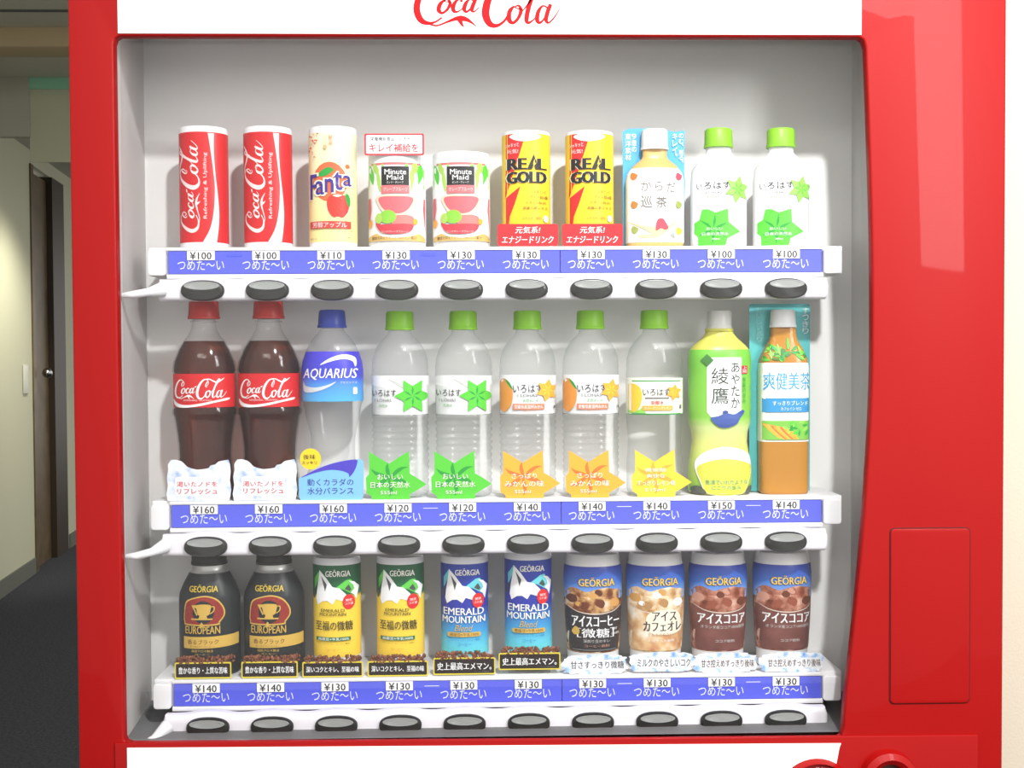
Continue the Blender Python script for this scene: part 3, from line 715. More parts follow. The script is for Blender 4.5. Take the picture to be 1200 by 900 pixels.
for t_, (a, b, c, d) in (('か', (135, 420, 205, 490)), ('ら', (232, 425, 285, 490)), ('だ', (310, 432, 372, 500)), ('巡', (135, 520, 212, 602)), ('茶', (238, 530, 312, 602))): p.text(t_, *f5(a, b), *f5(c, d), M('soft_grey', (120, 112, 104)))
for (a, b, m_) in ((90, 388, ORAND), (398, 390, PINKP), (92, 582, M('ochre', (196, 130, 60))), (396, 582, M('olive', (160, 170, 90))), (95, 752, M('olive', (160, 170, 90))), (398, 760, LEMP)):
    p.smoothpoly(g5([(a-22, b-5), (a-12, b-26), (a+6, b-20), (a+24, b-8), (a+16, b+16), (a-2, b+26), (a-18, b+16)]), m_); p.n -= .9
p.smoothpoly(g5([(60, 700), (150, 725), (250, 735), (330, 720), (400, 680), (330, 745), (250, 800), (150, 806), (110, 790), (200, 775)]), M('straw', (240, 216, 160)))
p.smoothpoly(g5([(235, 760), (245, 690), (280, 676), (302, 700), (322, 740), (300, 755), (270, 745)]), PINKP); p.text('福', *f5(335, 770), *f5(368, 810), M('soft_grey', (120, 112, 104))); p.done(root)

# clear water bottles of the top shelf
SNOW = M('snow_bottle', (250, 250, 250), .3)
root = empty('drink_bottle', spot(842, 0), 'small white water bottle with green cap nearest the blue tea card', 'bottle', 'small white water bottles')
pf = [(30, 0), (32.5, 3), (33, 6), (33, 76), (31, 92), (25, 102), (16, 111), (14.5, 114), (14.5, 120)]
B = Body(pf, 2.4, .8); B.build('bottle_body', SNOW, root); cap(root, 16.4, 17.4, 119, 141, CAPG, .9)
f8 = lambda a, b: (800+a/5.81, 140+b/5.81)
p = Print(842, 290, OnBody(B, .4))
p.text('い', *f8(76, 440), *f8(110, 476), GREYP); p.text('ろはす', *f8(122, 430), *f8(300, 478), BLACKP); p.text('I LOHAS', *f8(115, 494), *f8(245, 510), GREYP); p.text('天然水', *f8(135, 524), *f8(215, 540), GREENP)
p.leafstar(*f8(352, 480), 16.5, GREENL, GREENP, 80, w=.55)
p.leafstar(*f8(185, 750), 29, GREENP, GREEND, 55, clip=(811, 246, 864, 288), stretch=(1, 1, 1, 1, 1, 1.1), w=.66)
p.text('おいしい', *f8(135, 738), *f8(245, 758), OFFW); p.text('日本の天然水', *f8(108, 772), *f8(285, 795), OFFW); p.text('280ml', *f8(170, 812), *f8(222, 824), OFFW); p.done(root)
copy_tree(root, spot(915, 0), 'small white water bottle with green cap at the end of the shelf')

# --- second shelf
COLA = clear('cola_liquid', (.58, .26, .16), (.03, .014, .012), .0)
COLA2 = clear('cola_core', (.5, .25, .16), (.25, .1, .06), 0)
root = empty('drink_bottle', spot(241.5, 1), 'contoured cola bottle with red cap at the end of the shelf', 'bottle', 'dark cola bottles')
pf = [(31, 0), (34, 2), (35, 6), (34.5, 20), (32, 38), (31, 48), (31.5, 62), (33, 76), (35, 90), (36, 96), (37.5, 99), (37.5, 104), (35.8, 107), (35.8, 146), (37, 150), (35.5, 160), (30, 174), (24, 184), (19, 190), (15, 198), (13.5, 206), (13, 211)]
B = Body(pf); B.build('bottle_body', PETC, root)
Bc = Body([(max(a-1.6, 1), b+ (1 if i == 0 else 0)) for i, (a, b) in enumerate(pf)]); Bc.build('cola', COLA, root, None, 184)
B.build('label_sleeve', CRED, root, 107, 146, .3, caps=False); cap(root, 16.8, 18.6, 210, 232, M('red_cap', (206, 50, 44), .35))
Body([(16, 0), (15.5, 2)]).build('neck_ring', PET, root).location.z = 206*U
p = Print(241.5, 586, OnBody(B, .45), zstep=8)
f7 = lambda a, b: (200+a/7.5, 350+b/7.5)
p.script(*f7(82, 712), *f7(535, 895), OFFW, wid=1.1)
f8 = lambda a, b: (200+a/6.92, 460+b/6.92)
p.smoothpoly([f8(60, 62), f8(110, 98), f8(190, 112), f8(300, 100), f8(420, 76), f8(505, 56), f8(500, 74), f8(420, 92), f8(310, 118), f8(190, 132), f8(110, 128), f8(70, 104)], OFFW)
p.text('REFRESHING  UPLIFTING', *f8(165, 68), *f8(390, 80), M('pale_pink_print', (250, 226, 224))); p.done(root)
copy_tree(root, spot(317, 1), 'contoured cola bottle with red cap beside the blue sports drink')
ICE = ramp(M('ice_print', (226, 236, 248), .3), [(.25, (150, 176, 226)), (.45, (226, 234, 246)), (.6, (250, 251, 253)), (.85, (236, 242, 250))], 'noise', 75, detail=4)
ice = [(75, 555), (110, 552), (155, 566), (178, 585), (200, 610), (240, 625), (280, 634), (330, 630), (372, 622), (385, 600), (420, 595), (450, 570), (500, 560), (528, 556), (540, 590), (545, 650), (538, 720), (548, 790), (540, 850), (530, 882), (45, 882), (35, 830), (48, 760), (40, 690), (52, 640), (50, 590)]
def pr(P):
    P.rr(*f8(105, 690), *f8(450, 845), 3, M('milky', (236, 240, 244), .4)); P.text('渇いたノドを', *f8(118, 728), *f8(438, 770), REDP, .02); P.text('リフレッシュ', *f8(122, 785), *f8(440, 828), REDP, .02)
for cx, lab in ((241.5, 'ice picture card with red lettering at foot of the endmost cola bottle'), (317, 'ice picture card with red lettering at foot of the cola bottle beside the sports drink')):
    o = card('ice_card', [f8(*q) for q in ice], 241.5, 587.3, 1, -39, ICE, lab, prints=pr, group='ice cards before the cola bottles'); o.location = spot(cx, 1)

# sports drink
root = empty('drink_bottle', spot(391, 1), 'clear sports drink bottle with blue cap and blue label', 'bottle')
pf = [(30, 0), (33, 3), (34, 8), (33, 20), (29, 32), (26, 44), (25.5, 56), (26, 70), (29, 84), (32, 96), (33, 106), (35, 111), (36, 114), (36, 150), (34.5, 160), (31, 171), (27, 180), (20, 189), (14.5, 195), (13.5, 200)]
B = Body(pf); B.build('bottle_body', PET, root); cap(root, 15.4, 17.2, 199, 220, M('blue_cap', (56, 76, 176), .35))
AQ = ramp(M('label_blue_fade', (60, 60, 200), .35), [(0, (96, 190, 246)), (.35, (84, 150, 236)), (.5, (70, 74, 206)), (1, (74, 62, 200))], 'height', axis=(112*U, 172*U))
B.build('label_sleeve', AQ, root, 113, 171, .3, caps=False)
p = Print(391, 586, OnBody(B, .45), zstep=8)
f7 = lambda a, b: (350+a/7.5, 360+b/7.5)
p.text('AQUARIUS', *f7(66, 560), *f7(545, 660), OFFW, .03, .25)
p.smoothpoly([f7(230, 530), f7(300, 480), f7(390, 445), f7(460, 440), f7(520, 462), f7(535, 510), f7(525, 545), f7(505, 500), f7(450, 480), f7(380, 485), f7(300, 508)], OFFW)
p.smoothpoly([f7(68, 672), f7(95, 710), f7(180, 725), f7(290, 705), f7(370, 675), f7(300, 725), f7(190, 762), f7(100, 768), f7(70, 745)], M('silver_print', (214, 220, 226), .4))
p.text('アクエリアス', *f7(405, 675), *f7(540, 692), OFFW); p.rr(*f7(508, 725), *f7(540, 785), 1, OFFW); p.done(root)
f7 = lambda a, b: (350+a/7.5, 470+b/7.5)
aq = [(60, 885), (45, 860), (45, 700), (60, 685), (130, 655), (230, 605), (330, 568), (430, 545), (560, 532), (600, 545), (605, 600), (600, 850), (580, 885)]
def pr(P):
    P.smoothpoly([f7(62, 688), f7(180, 625), f7(300, 578), f7(420, 548), f7(540, 535), f7(545, 580), f7(520, 640), f7(482, 685), f7(470, 655), f7(400, 630), f7(300, 625), f7(180, 650)], NAVY2)
    P.text('動くカラダの', *f7(118, 700), *f7(515, 760), NAVY, .01); P.text('水分バランス', *f7(118, 775), *f7(515, 835), NAVY, .01)
NAVY2 = M('violet_print', (78, 66, 196), .4)
card('promotional_card', [f7(*q) for q in aq], 391, 587.3, 1, -37.5, M('sky_card', (132, 196, 246), .4), 'light blue card with a violet wave before the sports drink', prints=pr)
def pr(P): P.text('後味', *f7(82, 488), *f7(188, 532), BLACKP, .02); P.text('スッキリ', *f7(70, 545), *f7(200, 575), BLACKP, .02)
card('round_sticker', circ(*f7(145, 528), 12.2), 391, 587.3, 1, -36.6, YELP, 'round yellow sticker card beside the blue wave card', 'sticker', prints=pr)

# water and flavoured water bottles
def ribbed(kind):
    base = [(30, 0), (32.5, 3), (33.3, 7)]
    if kind != 'lemon':
        z = 9
        while z < 93:
            base += [(33.3, z), (33.5, z+2.5), (32.3, z+4), (32.3, z+5)]; z += 7.6
        base += [(33.6, 95)]
    else: base += [(33.2, 40), (32, 52), (31.6, 64), (32.5, 78), (33.4, 90)]
    base += [(33.6, 97), (33.6, 144), (33, 148), (33.4, 152), (32.5, 162), (29.5, 172), (24, 181), (17, 188), (14, 192), (13.4, 197)]
    return base
GRASSY = GREENP
def water(cx, kind, label, group):
    root = empty('drink_bottle', spot(cx, 1), label, 'bottle', group)
    B = Body(ribbed(kind)); B.build('bottle_body', PET, root, ang=60); cap(root, 16.2, 17.2, 196, 218, CAPG)
    z0, z1 = (97, 142) if kind != 'lemon' else (96, 138)
    B.build('label_sleeve', OFFW if kind != 'lemon' else M('lemon_white', (250, 250, 236), .4), root, z0, z1, .3, caps=False)
    p = Print(470, 583, OnBody(B, .45))
    if kind == 'plain':
        F = lambda a, b: (430+a/5.62, 430+b/5.62)
        p.poly([F(150, 78), F(270, 150), F(250, 110)], M('label_fold', (206, 210, 206))); p.poly([F(380, 165), F(410, 200), F(360, 240)], M('label_fold', (206, 210, 206)))
        p.text('いろはす', *F(45, 150), *F(212, 195), BLACKP); p.text('I LOHAS', *F(65, 210), *F(180, 230), GREYP); p.text('天然水', *F(92, 245), *F(155, 265), GREEND)
        p.leafstar(*F(318, 192), 21.5, GREENP, GREEND, 60, w=.55)
    elif kind == 'mikan':
        F = lambda a, b: (450.5+a/5.62-25, 430+b/5.62)
        F = lambda a, b: (425+a/5.62, 430+b/5.62)
        p.smoothpoly([F(62, 110), F(95, 82), F(130, 115), F(150, 175), F(140, 250), F(100, 300), F(68, 280), F(58, 200)], M('mikan', (238, 156, 66), .4))
        p.smoothpoly([F(100, 85), F(130, 110), F(150, 155), F(125, 130)], GREEND)
        p.text('いろはす', *F(152, 120), *F(345, 175), BLACKP); p.text('I LOHAS', *F(182, 182), *F(312, 203), GREYP); p.text('天然水にゆ', *F(215, 215), *F(320, 238), GREEND)
        p.rect(*F(150, 248), *F(358, 286), M('salmon_bar', (236, 128, 90), .4)); p.text('愛媛県産温州みかん', *F(160, 254), *F(350, 280), OFFW, .02); p.text('みかんエキス入り', *F(218, 290), *F(300, 302), ORAND)
        p.leafstar(*F(378, 160), 13.5, ORANP, LEMP, 80, w=.6); p.rect(*F(424, 262), *F(432, 278), BLACKP)
    else:
        F = lambda a, b: (470-41.5+a/3.91, 360+b/3.91)
        p.rect(*F(10, 343), *F(292, 348), GREEND); p.rect(*F(10, 494), *F(292, 500), GREEND)
        p.smoothpoly([F(18, 380), F(50, 358), F(82, 375), F(92, 420), F(78, 470), F(50, 490), F(22, 460)], LEMP); p.poly([F(20, 470), F(60, 490), F(90, 470), F(110, 492), F(20, 492)], GREENL)
        p.text('いろはす', *F(95, 380), *F(218, 412), BLACKP); p.rect(*F(105, 420), *F(215, 425), GREYP); p.text('炭酸水', *F(130, 434), *F(190, 454), REDP, .02)
        p.rr(*F(92, 458), *F(232, 480), 1.5, ORANP); p.text('スパークリングレモン', *F(100, 462), *F(225, 476), OFFW)
        p.leafstar(*F(240, 398), 10, ORANP, LEMP, 80, w=.6); p.rect(*F(268, 456), *F(278, 472), GREYP)
    p.done(root); return root
W1 = water(470, 'plain', 'clear ribbed water bottle with white label, next to the sports drink', 'clear water bottles')
copy_tree(W1, spot(544, 1), 'clear ribbed water bottle with white label, next to orange fruit water')
W2 = water(619, 'mikan', 'clear ribbed orange flavoured water bottle following the plain water bottles', 'orange flavoured water bottles')
copy_tree(W2, spot(692.5, 1), 'clear ribbed orange flavoured water bottle beside the smooth lemon one')
W3 = water(767, 'lemon', 'clear smooth lemon sparkling water bottle with green lined label', None)
def leafcard(cx, m1, m2, lines, label, group):
    loc = spot(cx, 1); root = empty('leaf_card', loc, label, 'card', group)
    F = lambda a, b: (430+a/5.62, 430+b/5.62); c = F(165, 740)
    b = bmesh.new(); body = [F(35, 570), F(100, 610), F(165, 650), F(225, 610), F(295, 570), F(298, 650), F(300, 715), F(350, 745), F(408, 785), F(360, 815), F(300, 850), F(300, 880), F(52, 880), F(50, 860), F(18, 840), F(15, 740), F(35, 715), F(38, 640)]
    vs = [b.verts.new(((x-470)*U, -29.5*U, (586.2-z)*U)) for x, z in body]
    for q in tessellate_polygon([[v.co for v in vs]]): b.faces.new([vs[i] for i in q])
    ret = bmesh.ops.extrude_face_region(b, geom=b.faces[:])
    for v in [g for g in ret['geom'] if isinstance(g, bmesh.types.BMVert)]: v.co.y += .6*U
    frombm('card_sheet', b, m1, root, ang=20)
    p = Print(470, 586.2, flat(-29.5), step=0)
    for (a, ln, w_) in ((92, 17, 4.5), (28, 25, 4.4), (152, 23, 4.4), (205, 24, 5), (-24, 25, 5), (-90, 22, 4.4)):
        pts = [(c[0]+ln*t*math.cos(R(a+10*math.sin(t*3))), c[1]-ln*t*math.sin(R(a+10*math.sin(t*3))), w_*math.sin(math.pi*min(t*.92+.06, 1))) for t in (0, .25, .5, .75, 1)]
        vs_, fs_ = ribbon(pts, 3); p._add(vs_, fs_, m2, (432, 530, 504, 586)); p.n -= .9
    p.n += 1
    hs = ((90, 716, 255, 752), (45, 766, 302, 806), (110, 826, 215, 848))
    if len(lines) == 4: hs = ((100, 690, 240, 715), (110, 728, 235, 755), (50, 770, 300, 805), (100, 822, 230, 842))
    for s_, h in zip(lines, hs): p.text(s_, *F(h[0], h[1]), *F(h[2], h[3]), M('cream_white', (252, 250, 238), .4), .02)
    p.done(root, 'card_print'); return root
L1 = leafcard(469.5, GREENP, GREEND, ('おいしい', '日本の天然水', '555ml'), 'green leaf shaped card before the water bottle nearest the sports drink', 'leaf cards')
copy_tree(L1, spot(544, 1), 'green leaf shaped card before the plain water bottle next to the orange ones')
L2 = leafcard(624, ORANP, ORAND, ('さっぱり', 'みかんの味', '555ml'), 'orange star shaped card before the orange water bottle next to the plain ones', 'leaf cards'); L2.location = spot(622.5, 1)
copy_tree(L2, spot(697.5, 1), 'orange star shaped card before the orange water bottle nearest the lemon')
L3 = leafcard(767, LEMP, ORANP, ('微炭酸', '爽快な', 'すっきりレモン味', '515ml'), 'yellow star shaped card before the lemon water bottle', 'leaf cards'); L3.location = spot(773, 1)

# green tea bottle
root = empty('drink_bottle', spot(843, 1), 'green tea bottle with green label and pale translucent cap', 'bottle')
pf = [(33, 0), (36, 2), (37, 6), (37.5, 22), (36.5, 36), (34, 50), (32, 62), (33, 74), (36, 84), (36.5, 90), (36, 96), (37, 102), (36.2, 110), (37, 118), (36.2, 126), (37, 134), (36.2, 142), (37, 150), (37, 160), (35.5, 170), (31, 176), (22, 184), (17, 190), (15.5, 194)]
B = Body(pf, 2.3, .9)
LT_ = ramp(M('green_tea_label', (140, 204, 70), .35), [(0, (112, 190, 70)), (.12, (180, 214, 90)), (.35, (222, 228, 130)), (.45, (214, 230, 150)), (.52, (138, 204, 74)), (1, (120, 200, 70))], 'height', axis=(0, 176*U))
B.build('bottle_body', M('green_tea', (214, 210, 96), .3), root); B.build('label_sleeve', LT_, root, 3, 171, .3, caps=False)
Body([(17, 0), (17, 3)]).build('neck_ring', M('green_tea', (214, 210, 96)), root).location.z = 193*U
cap(root, 14.4, 15.2, 196, 217, M('milky_cap', (222, 222, 216), .3))
F = lambda a, b: (800+a/3.915+.3, 360+b/3.915)
G = lambda l: [F(a, b) for a, b in l]
p = Print(843, 583, OnBody(B, .45), zstep=6)
p.poly([F(90, 260), F(110, 240)]+G([(250, 240), (250, 500), (225, 515), (110, 515), (90, 490)]), OFFW)
p.text('綾', *F(110, 288), *F(188, 362), M('dark_green_ink', (56, 70, 56))); p.text('鷹', *F(110, 378), *F(188, 452), M('dark_green_ink', (56, 70, 56))); p.vtext('あやたか', *F(200, 258), *F(240, 474), M('dark_green_ink', (56, 70, 56)))
p.rect(*F(250, 278), *F(280, 315), REDP); p.vtext('上煎', *F(254, 280), *F(277, 313), OFFW); p.vtext('茶葉の甘み', *F(254, 330), *F(272, 450), GREEND)
p.poly(G([(62, 252), (90, 224), (118, 252), (90, 280)]), M('deep_green', (70, 130, 60)))
p.smoothpoly(G([(105, 518), (140, 508), (175, 495), (215, 500), (250, 482), (264, 490), (240, 520), (225, 545), (180, 562), (140, 555)]), M('pot_blue', (72, 96, 168), .4)); p.disc(*F(172, 490), 3.4, 1.8, M('pot_blue', (72, 96, 168)))
p.smoothpoly(G([(38, 735), (60, 690), (110, 662), (175, 650), (250, 664), (300, 695), (312, 735), (290, 800), (250, 868), (100, 868), (55, 800)]), OFFW)
p.smoothpoly(G([(48, 745), (100, 715), (175, 705), (250, 715), (306, 745), (288, 800), (250, 866), (100, 866), (60, 800)]), M('tea_yellow', (222, 222, 84), .4))
p.smoothpoly(G([(20, 866), (30, 835), (60, 832), (86, 866)]), M('stone_grey', (90, 96, 84))); p.smoothpoly(G([(268, 866), (280, 838), (308, 832), (316, 866)]), M('stone_grey', (90, 96, 84)))
p.text('急須でいれたような', *F(80, 800), *F(278, 822), OFFW, .06); p.n -= .9; p.text('にごりの旨み', *F(108, 826), *F(245, 846), OFFW, .06); p.text('急須でいれたような', *F(80, 800), *F(278, 822), GREEND); p.n -= .9; p.text('にごりの旨み', *F(108, 826), *F(245, 846), GREEND); p.done(root)

# blended brown tea with teal card
F = lambda a, b: (872+a/3.75, 350+b/3.75)
G = lambda l: [F(a, b) for a, b in l]
def pr(P): P.vtext('おいしい巡り', *F(55, 40), *F(80, 200), M('card_teal_l', (150, 216, 216)), .02); P.vtext('すっきり', *F(262, 45), *F(290, 165), OFFW, .01)
card('backing_card', G([(24, 870), (24, 34), (30, 28), (290, 28), (298, 36), (298, 870)]), 915, 583, 1, 6, M('card_teal', (86, 186, 188), .4), 'tall teal card standing behind the brown tea bottle', prints=pr)
root = empty('drink_bottle', spot(916.5, 1)-Vector((0, .003, 0)), 'squarish brown tea bottle with white cap and blue banded label', 'bottle')
pf = [(27, 0), (28.5, 2), (28.8, 6), (28.8, 150), (27.5, 160), (22, 172), (16.5, 182), (15, 188), (14.5, 197)]
B = Body(pf, 4.0, .72); B.build('bottle_body', M('brown_tea', (190, 132, 52), .15), root); cap(root, 14.6, 16, 197, 218, CAPW, .85)
B.build('label_sleeve', M('label_cream', (246, 246, 236), .4), root, 62, 155, .3, caps=False)
p = Print(916.5, 583, OnBody(B, .45))
for i in range(38):
    a = 66+205*rnd.random(); b = 232+60*rnd.random(); t = rnd.random()*3; L_ = 24+rnd.random()*30
    p.smoothpoly(G([(a, b), (a+L_*.5*math.cos(t)-6*math.sin(t), b-L_*.5*math.sin(t)-6*math.cos(t)), (a+L_*math.cos(t), b-L_*math.sin(t)), (a+L_*.5*math.cos(t)+6*math.sin(t), b-L_*.5*math.sin(t)+6*math.cos(t))]), (GREEND, GREENP, M('deep_green', (70, 130, 60)), GREENL)[i % 4], clip=(889, 395, 944.5, 431)); p.n -= .9
p.n += 1
p.smoothpoly(G([(66, 330), (66, 300), (110, 312), (170, 296), (230, 312), (274, 300), (274, 330), (274, 450), (66, 450)]), OFFW)
p.text('爽健美茶', *F(66, 335), *F(276, 412), M('cyan_ink', (60, 160, 214), .4), .015)
p.rect(*F(62, 448), *F(274, 510), M('band_blue', (58, 152, 208), .4)); p.text('すっきりブレンド', *F(104, 460), *F(262, 480), OFFW, .02); p.text('カフェイン ゼロ', *F(140, 487), *F(230, 502), OFFW)
p.rect(*F(62, 548), *F(274, 632), M('field_green', (130, 196, 80), .4))
for i in range(7):
    a, b = 64+i*14, 560+i*3; p.smoothpoly(G([(a, b), (a+40, b+14), (a+78, b+62), (a+60, b+60), (a+20, b+26)]), (ORANP, M('corn', (236, 186, 86)), ORAND)[i % 3], clip=(888, 495, 945, 518)); p.n -= .9
for i in range(22):
    a, b, t = 170+100*rnd.random(), 540+80*rnd.random(), rnd.random()*6.2
    p.smoothpoly(G([(a, b), (a+14*math.cos(t)-6*math.sin(t), b-14*math.sin(t)-6*math.cos(t)), (a+30*math.cos(t), b-30*math.sin(t)), (a+14*math.cos(t)+6*math.sin(t), b-14*math.sin(t)+6*math.cos(t))]), (GREENL, GREENP, GREEND)[i % 3], clip=(888, 480, 945, 518)); p.n -= .9
p.n += 1; p.done(root)

# --- third shelf
BEAN = ramp(M('coffee_bean', (120, 70, 44), .45), [(.3, (84, 42, 26)), (.6, (136, 80, 52)), (.8, (176, 118, 84))], 'noise', 160)
def beans(root, w, z0, h, n, y, seed=3, arc=None):
    rr = random.Random(seed); bm = bmesh.new()
    for i in range(n):
        x = -w+2*w*rr.random(); z = z0+h*rr.random()
        yy = y if arc is None else arc(x, z)
        m = Matrix.Translation(((x)*U, (yy-rr.random())*U, z*U)) @ Matrix.Rotation(rr.random()*6, 4, 'Y') @ Matrix.Diagonal((3.0*U, 1.2*U, 1.9*U, 1))
        bmesh.ops.create_icosphere(bm, subdivisions=1, radius=1, matrix=m)
    return tag(frombm('printed_beans', bm, BEAN, root, ang=80), kind='stuff')
def plaque(cx, xa, xb, ya, yb, text, label, group, base=793.5, second=None):
    """black card with a yellow frame, coffee beans heaped along its upper edge"""
    YF = M('frame_yellow', (226, 206, 60), .4)
    def pr(P):
        P.rr(xa+1.4, ya+1.6, xb-1.4, yb-1.6, 1, M('card_black', (38, 26, 24), .4)); P.text(text, xa+4.5, ya+5.6, xb-4.5, yb-5.6, OFFW, .035)
        if second: P.text(second, xb-24, yb-4.6, xb-5, yb-2.6, GREYP)
    c = (xa+xb)/2
    o = card('message_card', rrect(xa, xb, ya, yb, 1.8), c, base, 2, -37, YF, label, prints=pr, group=group); o.location = spot(cx, 2)
    beans(o, (xb-xa)/2-3, base-ya-2, 8, 95, -28.8, int(cx)); return o
# black coffee bottle cans
BLK = M('can_black', (40, 44, 46), .35)
root = empty('bottle_can', spot(247, 2), 'black bottle shaped coffee can with gold cup emblem, endmost of the row', 'bottle can', 'black bottle shaped coffee cans')
pf = [(33, 0), (35, 2), (35.5, 5), (35.5, 88), (34.5, 95), (30, 106), (23, 119), (20.5, 121), (19.5, 124), (19.5, 128)]
B = Body(pf); B.build('can_body', BLK, root, None, 119); B.build('silver_neck', M('silver', (210, 210, 206), .35, metal=.6), root, 119.001, 128); cap(root, 20.5, 21, 128, 140, M('black_cap', (44, 42, 42), .4))
F = lambda a, b: (200+a/6.21, 655+b/6.21)
G = lambda l: [F(a, b) for a, b in l]
p = Print(246.5, 793, OnBody(B, .1), zstep=8)
GD = M('gold_ink', (214, 176, 84), .35)
p.text('GEÖRGIA', *F(178, 190), *F(385, 242), M('gold_ink2', (222, 192, 60), .35), .03)
p.smoothpoly(G([(135, 420), (150, 320), (200, 285), (300, 265), (380, 290), (425, 350), (432, 410), (400, 460), (380, 480), (160, 480), (140, 460)]), GD); p.smoothpoly(G([(142, 420), (158, 326), (206, 292), (300, 274), (374, 298), (416, 352), (424, 408), (394, 452), (370, 470), (165, 470), (148, 455)]), M('maroon', (150, 50, 42), .4))
p.disc(*F(285, 385), 12.5, 13.5, BLK); p.smoothpoly(G([(240, 330), (335, 330), (338, 370), (320, 405), (255, 405), (240, 370)]), GD); p.poly(G([(200, 332), (250, 330), (258, 350), (222, 352), (246, 400), (238, 408)]), GD); p.rect(*F(198, 428), *F(352, 438), GD); p.stroke([(*F(335, 345), 1), (*F(362, 345), 1.2), (*F(360, 375), 1.2), (*F(335, 395), 1)], GD); p.poly(G([(262, 405), (310, 405), (318, 430), (252, 430)]), GD); p.smoothpoly(G([(275, 455), (262, 480), (275, 492), (288, 480)]), GD)
p.text('EUROPEAN', *F(150, 484), *F(402, 540), GD, .03)
p.poly(G([(135, 562), (512, 556), (512, 638), (135, 648)]), GD); p.text('香るブラック', *F(168, 580), *F(392, 616), BROWNP, .02); p.text('ヨーロピアンコーヒー', *F(185, 625), *F(360, 638), BROWNP); p.text('焙煎アロマ製法', *F(198, 654), *F(355, 672), GD); p.text('コーヒー', *F(225, 680), *F(330, 692), GD)
p.done(root); beans(root, 33, 15, 8, 50, 0, 4, lambda x, z: B.surf(x, z)+.3)
copy_tree(root, spot(322.5, 2), 'black bottle shaped coffee can with gold cup emblem beside a yellow can')
plaque(246.5, 214, 279, 774.5, 793.5, '豊かな香り・上質な苦味', 'black card with gold frame under the endmost black coffee can', 'framed cards before the coffee cans')
plaque(322.5, 214, 279, 774.5, 793.5, '豊かな香り・上質な苦味', 'black card with gold frame under the black coffee can beside the yellow one', 'framed cards before the coffee cans')

def emerald(cx, col, label, group):
    root = empty('drink_can', spot(cx, 2), label, 'drink can', group)
    B = Body([(26.5, 0), (28, 1.5), (28, 131), (27.5, 133), (27, 136)]); B.build('can_body', WHITE, root)
    if col == 'yellow':
        mt = ramp(M('green_can_print', (40, 120, 70), .35), [(0, (250, 210, 70)), (.62, (250, 216, 70)), (.66, (34, 104, 66)), (1, (30, 96, 60))], 'height', axis=(24*U, 130*U)); hi = M('can_green_l', (100, 208, 80)); tx = M('olive_ink', (96, 84, 30)); ink = M('dark_olive', (60, 56, 30))
    else:
        mt = ramp(M('blue_can_print', (40, 70, 170), .35), [(0, (110, 220, 232)), (.25, (70, 160, 220)), (.5, (50, 60, 164)), (1, (46, 70, 170))], 'height', axis=(24*U, 130*U)); hi = M('can_aqua', (110, 210, 220)); tx = OFFW; ink = M('blue_ink', (30, 110, 190))
    B.build('sleeve', mt, root, 20, 128, .2, caps=False)
    p = Print(396, 793, OnBody(B, .35))
    F = lambda a, b: (350+a/6+.3, 650+b/6); G = lambda l: [F(a, b) for a, b in l]
    if col == 'yellow': p.poly(G([(105, 400), (105, 345), (150, 372), (190, 345), (230, 355), (270, 330), (330, 350), (380, 340), (445, 350), (445, 420), (105, 420)]), M('can_yellow', (250, 216, 70)))
    p.poly(G([(108, 290), (108, 220), (168, 125), (160, 190), (120, 290)]), hi)
    p.poly(G([(285, 245), (355, 195), (385, 190), (400, 215), (440, 260), (440, 380), (400, 300), (340, 262)]), hi)
    p.poly(G([(168, 125), (215, 175), (262, 240), (310, 250), (350, 290), (372, 322), (330, 340), (300, 330), (285, 325), (262, 362), (225, 338), (190, 342), (152, 370), (140, 330), (148, 260), (160, 190)]), OFFW)
    p.poly(G([(180, 165), (222, 225), (208, 275), (198, 230)]), M('peak_grey', (80, 84, 80)))
    p.poly(G([(372, 200), (408, 210), (436, 245), (420, 340), (405, 300), (385, 285), (408, 260), (400, 230)]), OFFW); p.poly(G([(372, 225), (390, 262), (380, 275), (345, 255)]), M('peak_grey', (80, 84, 80)))
    p.poly(G([(108, 290), (140, 240), (130, 320), (120, 330)]), M('peak_grey', (80, 84, 80)))
    p.text('GEÖRGIA', *F(212, 118), *F(384, 168), M('cream_white', (252, 250, 238)), .03)
    p.disc(*F(372, 348), 6.8, 8.8, REDP); p.text('糖質', *F(352, 326), *F(394, 344), M('pale_pink_print', (250, 226, 224)), .03); p.text('コク濃', *F(346, 350), *F(400, 368), M('pale_pink_print', (250, 226, 224)), .03)
    if col == 'yellow':
        p.text('EMERALD', *F(178, 394), *F(345, 416), tx, .035); p.text('MOUNTAIN', *F(168, 422), *F(354, 444), tx, .035)
        p.text('至福の微糖', *F(136, 478), *F(398, 545), ink, .02); p.rect(*F(140, 592), *F(384, 618), M('dark_leaf', (56, 120, 70))); p.text('高級豆×牛乳100%', *F(155, 595), *F(372, 615), OFFW, .02); p.text('ブレンドコーヒー コーヒー飲料', *F(150, 634), *F(380, 644), ink); p.text('コーヒー', *F(215, 672), *F(308, 690), M('ochre', (196, 130, 60)))
    else:
        p.text('EMERALD', *F(128, 397), *F(412, 446), tx, .05); p.text('MOUNTAIN', *F(120, 455), *F(420, 503), tx, .05); p.text('Blend', *F(205, 515), *F(335, 560), GD, .01, .35)
        p.rr(*F(155, 568), *F(390, 600), 2, GD); p.text('高級豆×牛乳100%', *F(172, 572), *F(375, 596), BROWNP); p.text('ブレンドコーヒー コーヒー飲料', *F(165, 612), *F(385, 626), ink); p.text('コーヒー', *F(228, 640), *F(322, 664), ink)
    p.done(root); return root
E1 = emerald(396, 'yellow', 'yellow and green mountain coffee can beside the black cans', 'mountain coffee cans'); copy_tree(E1, spot(470, 2), 'yellow and green mountain coffee can beside the blue can')
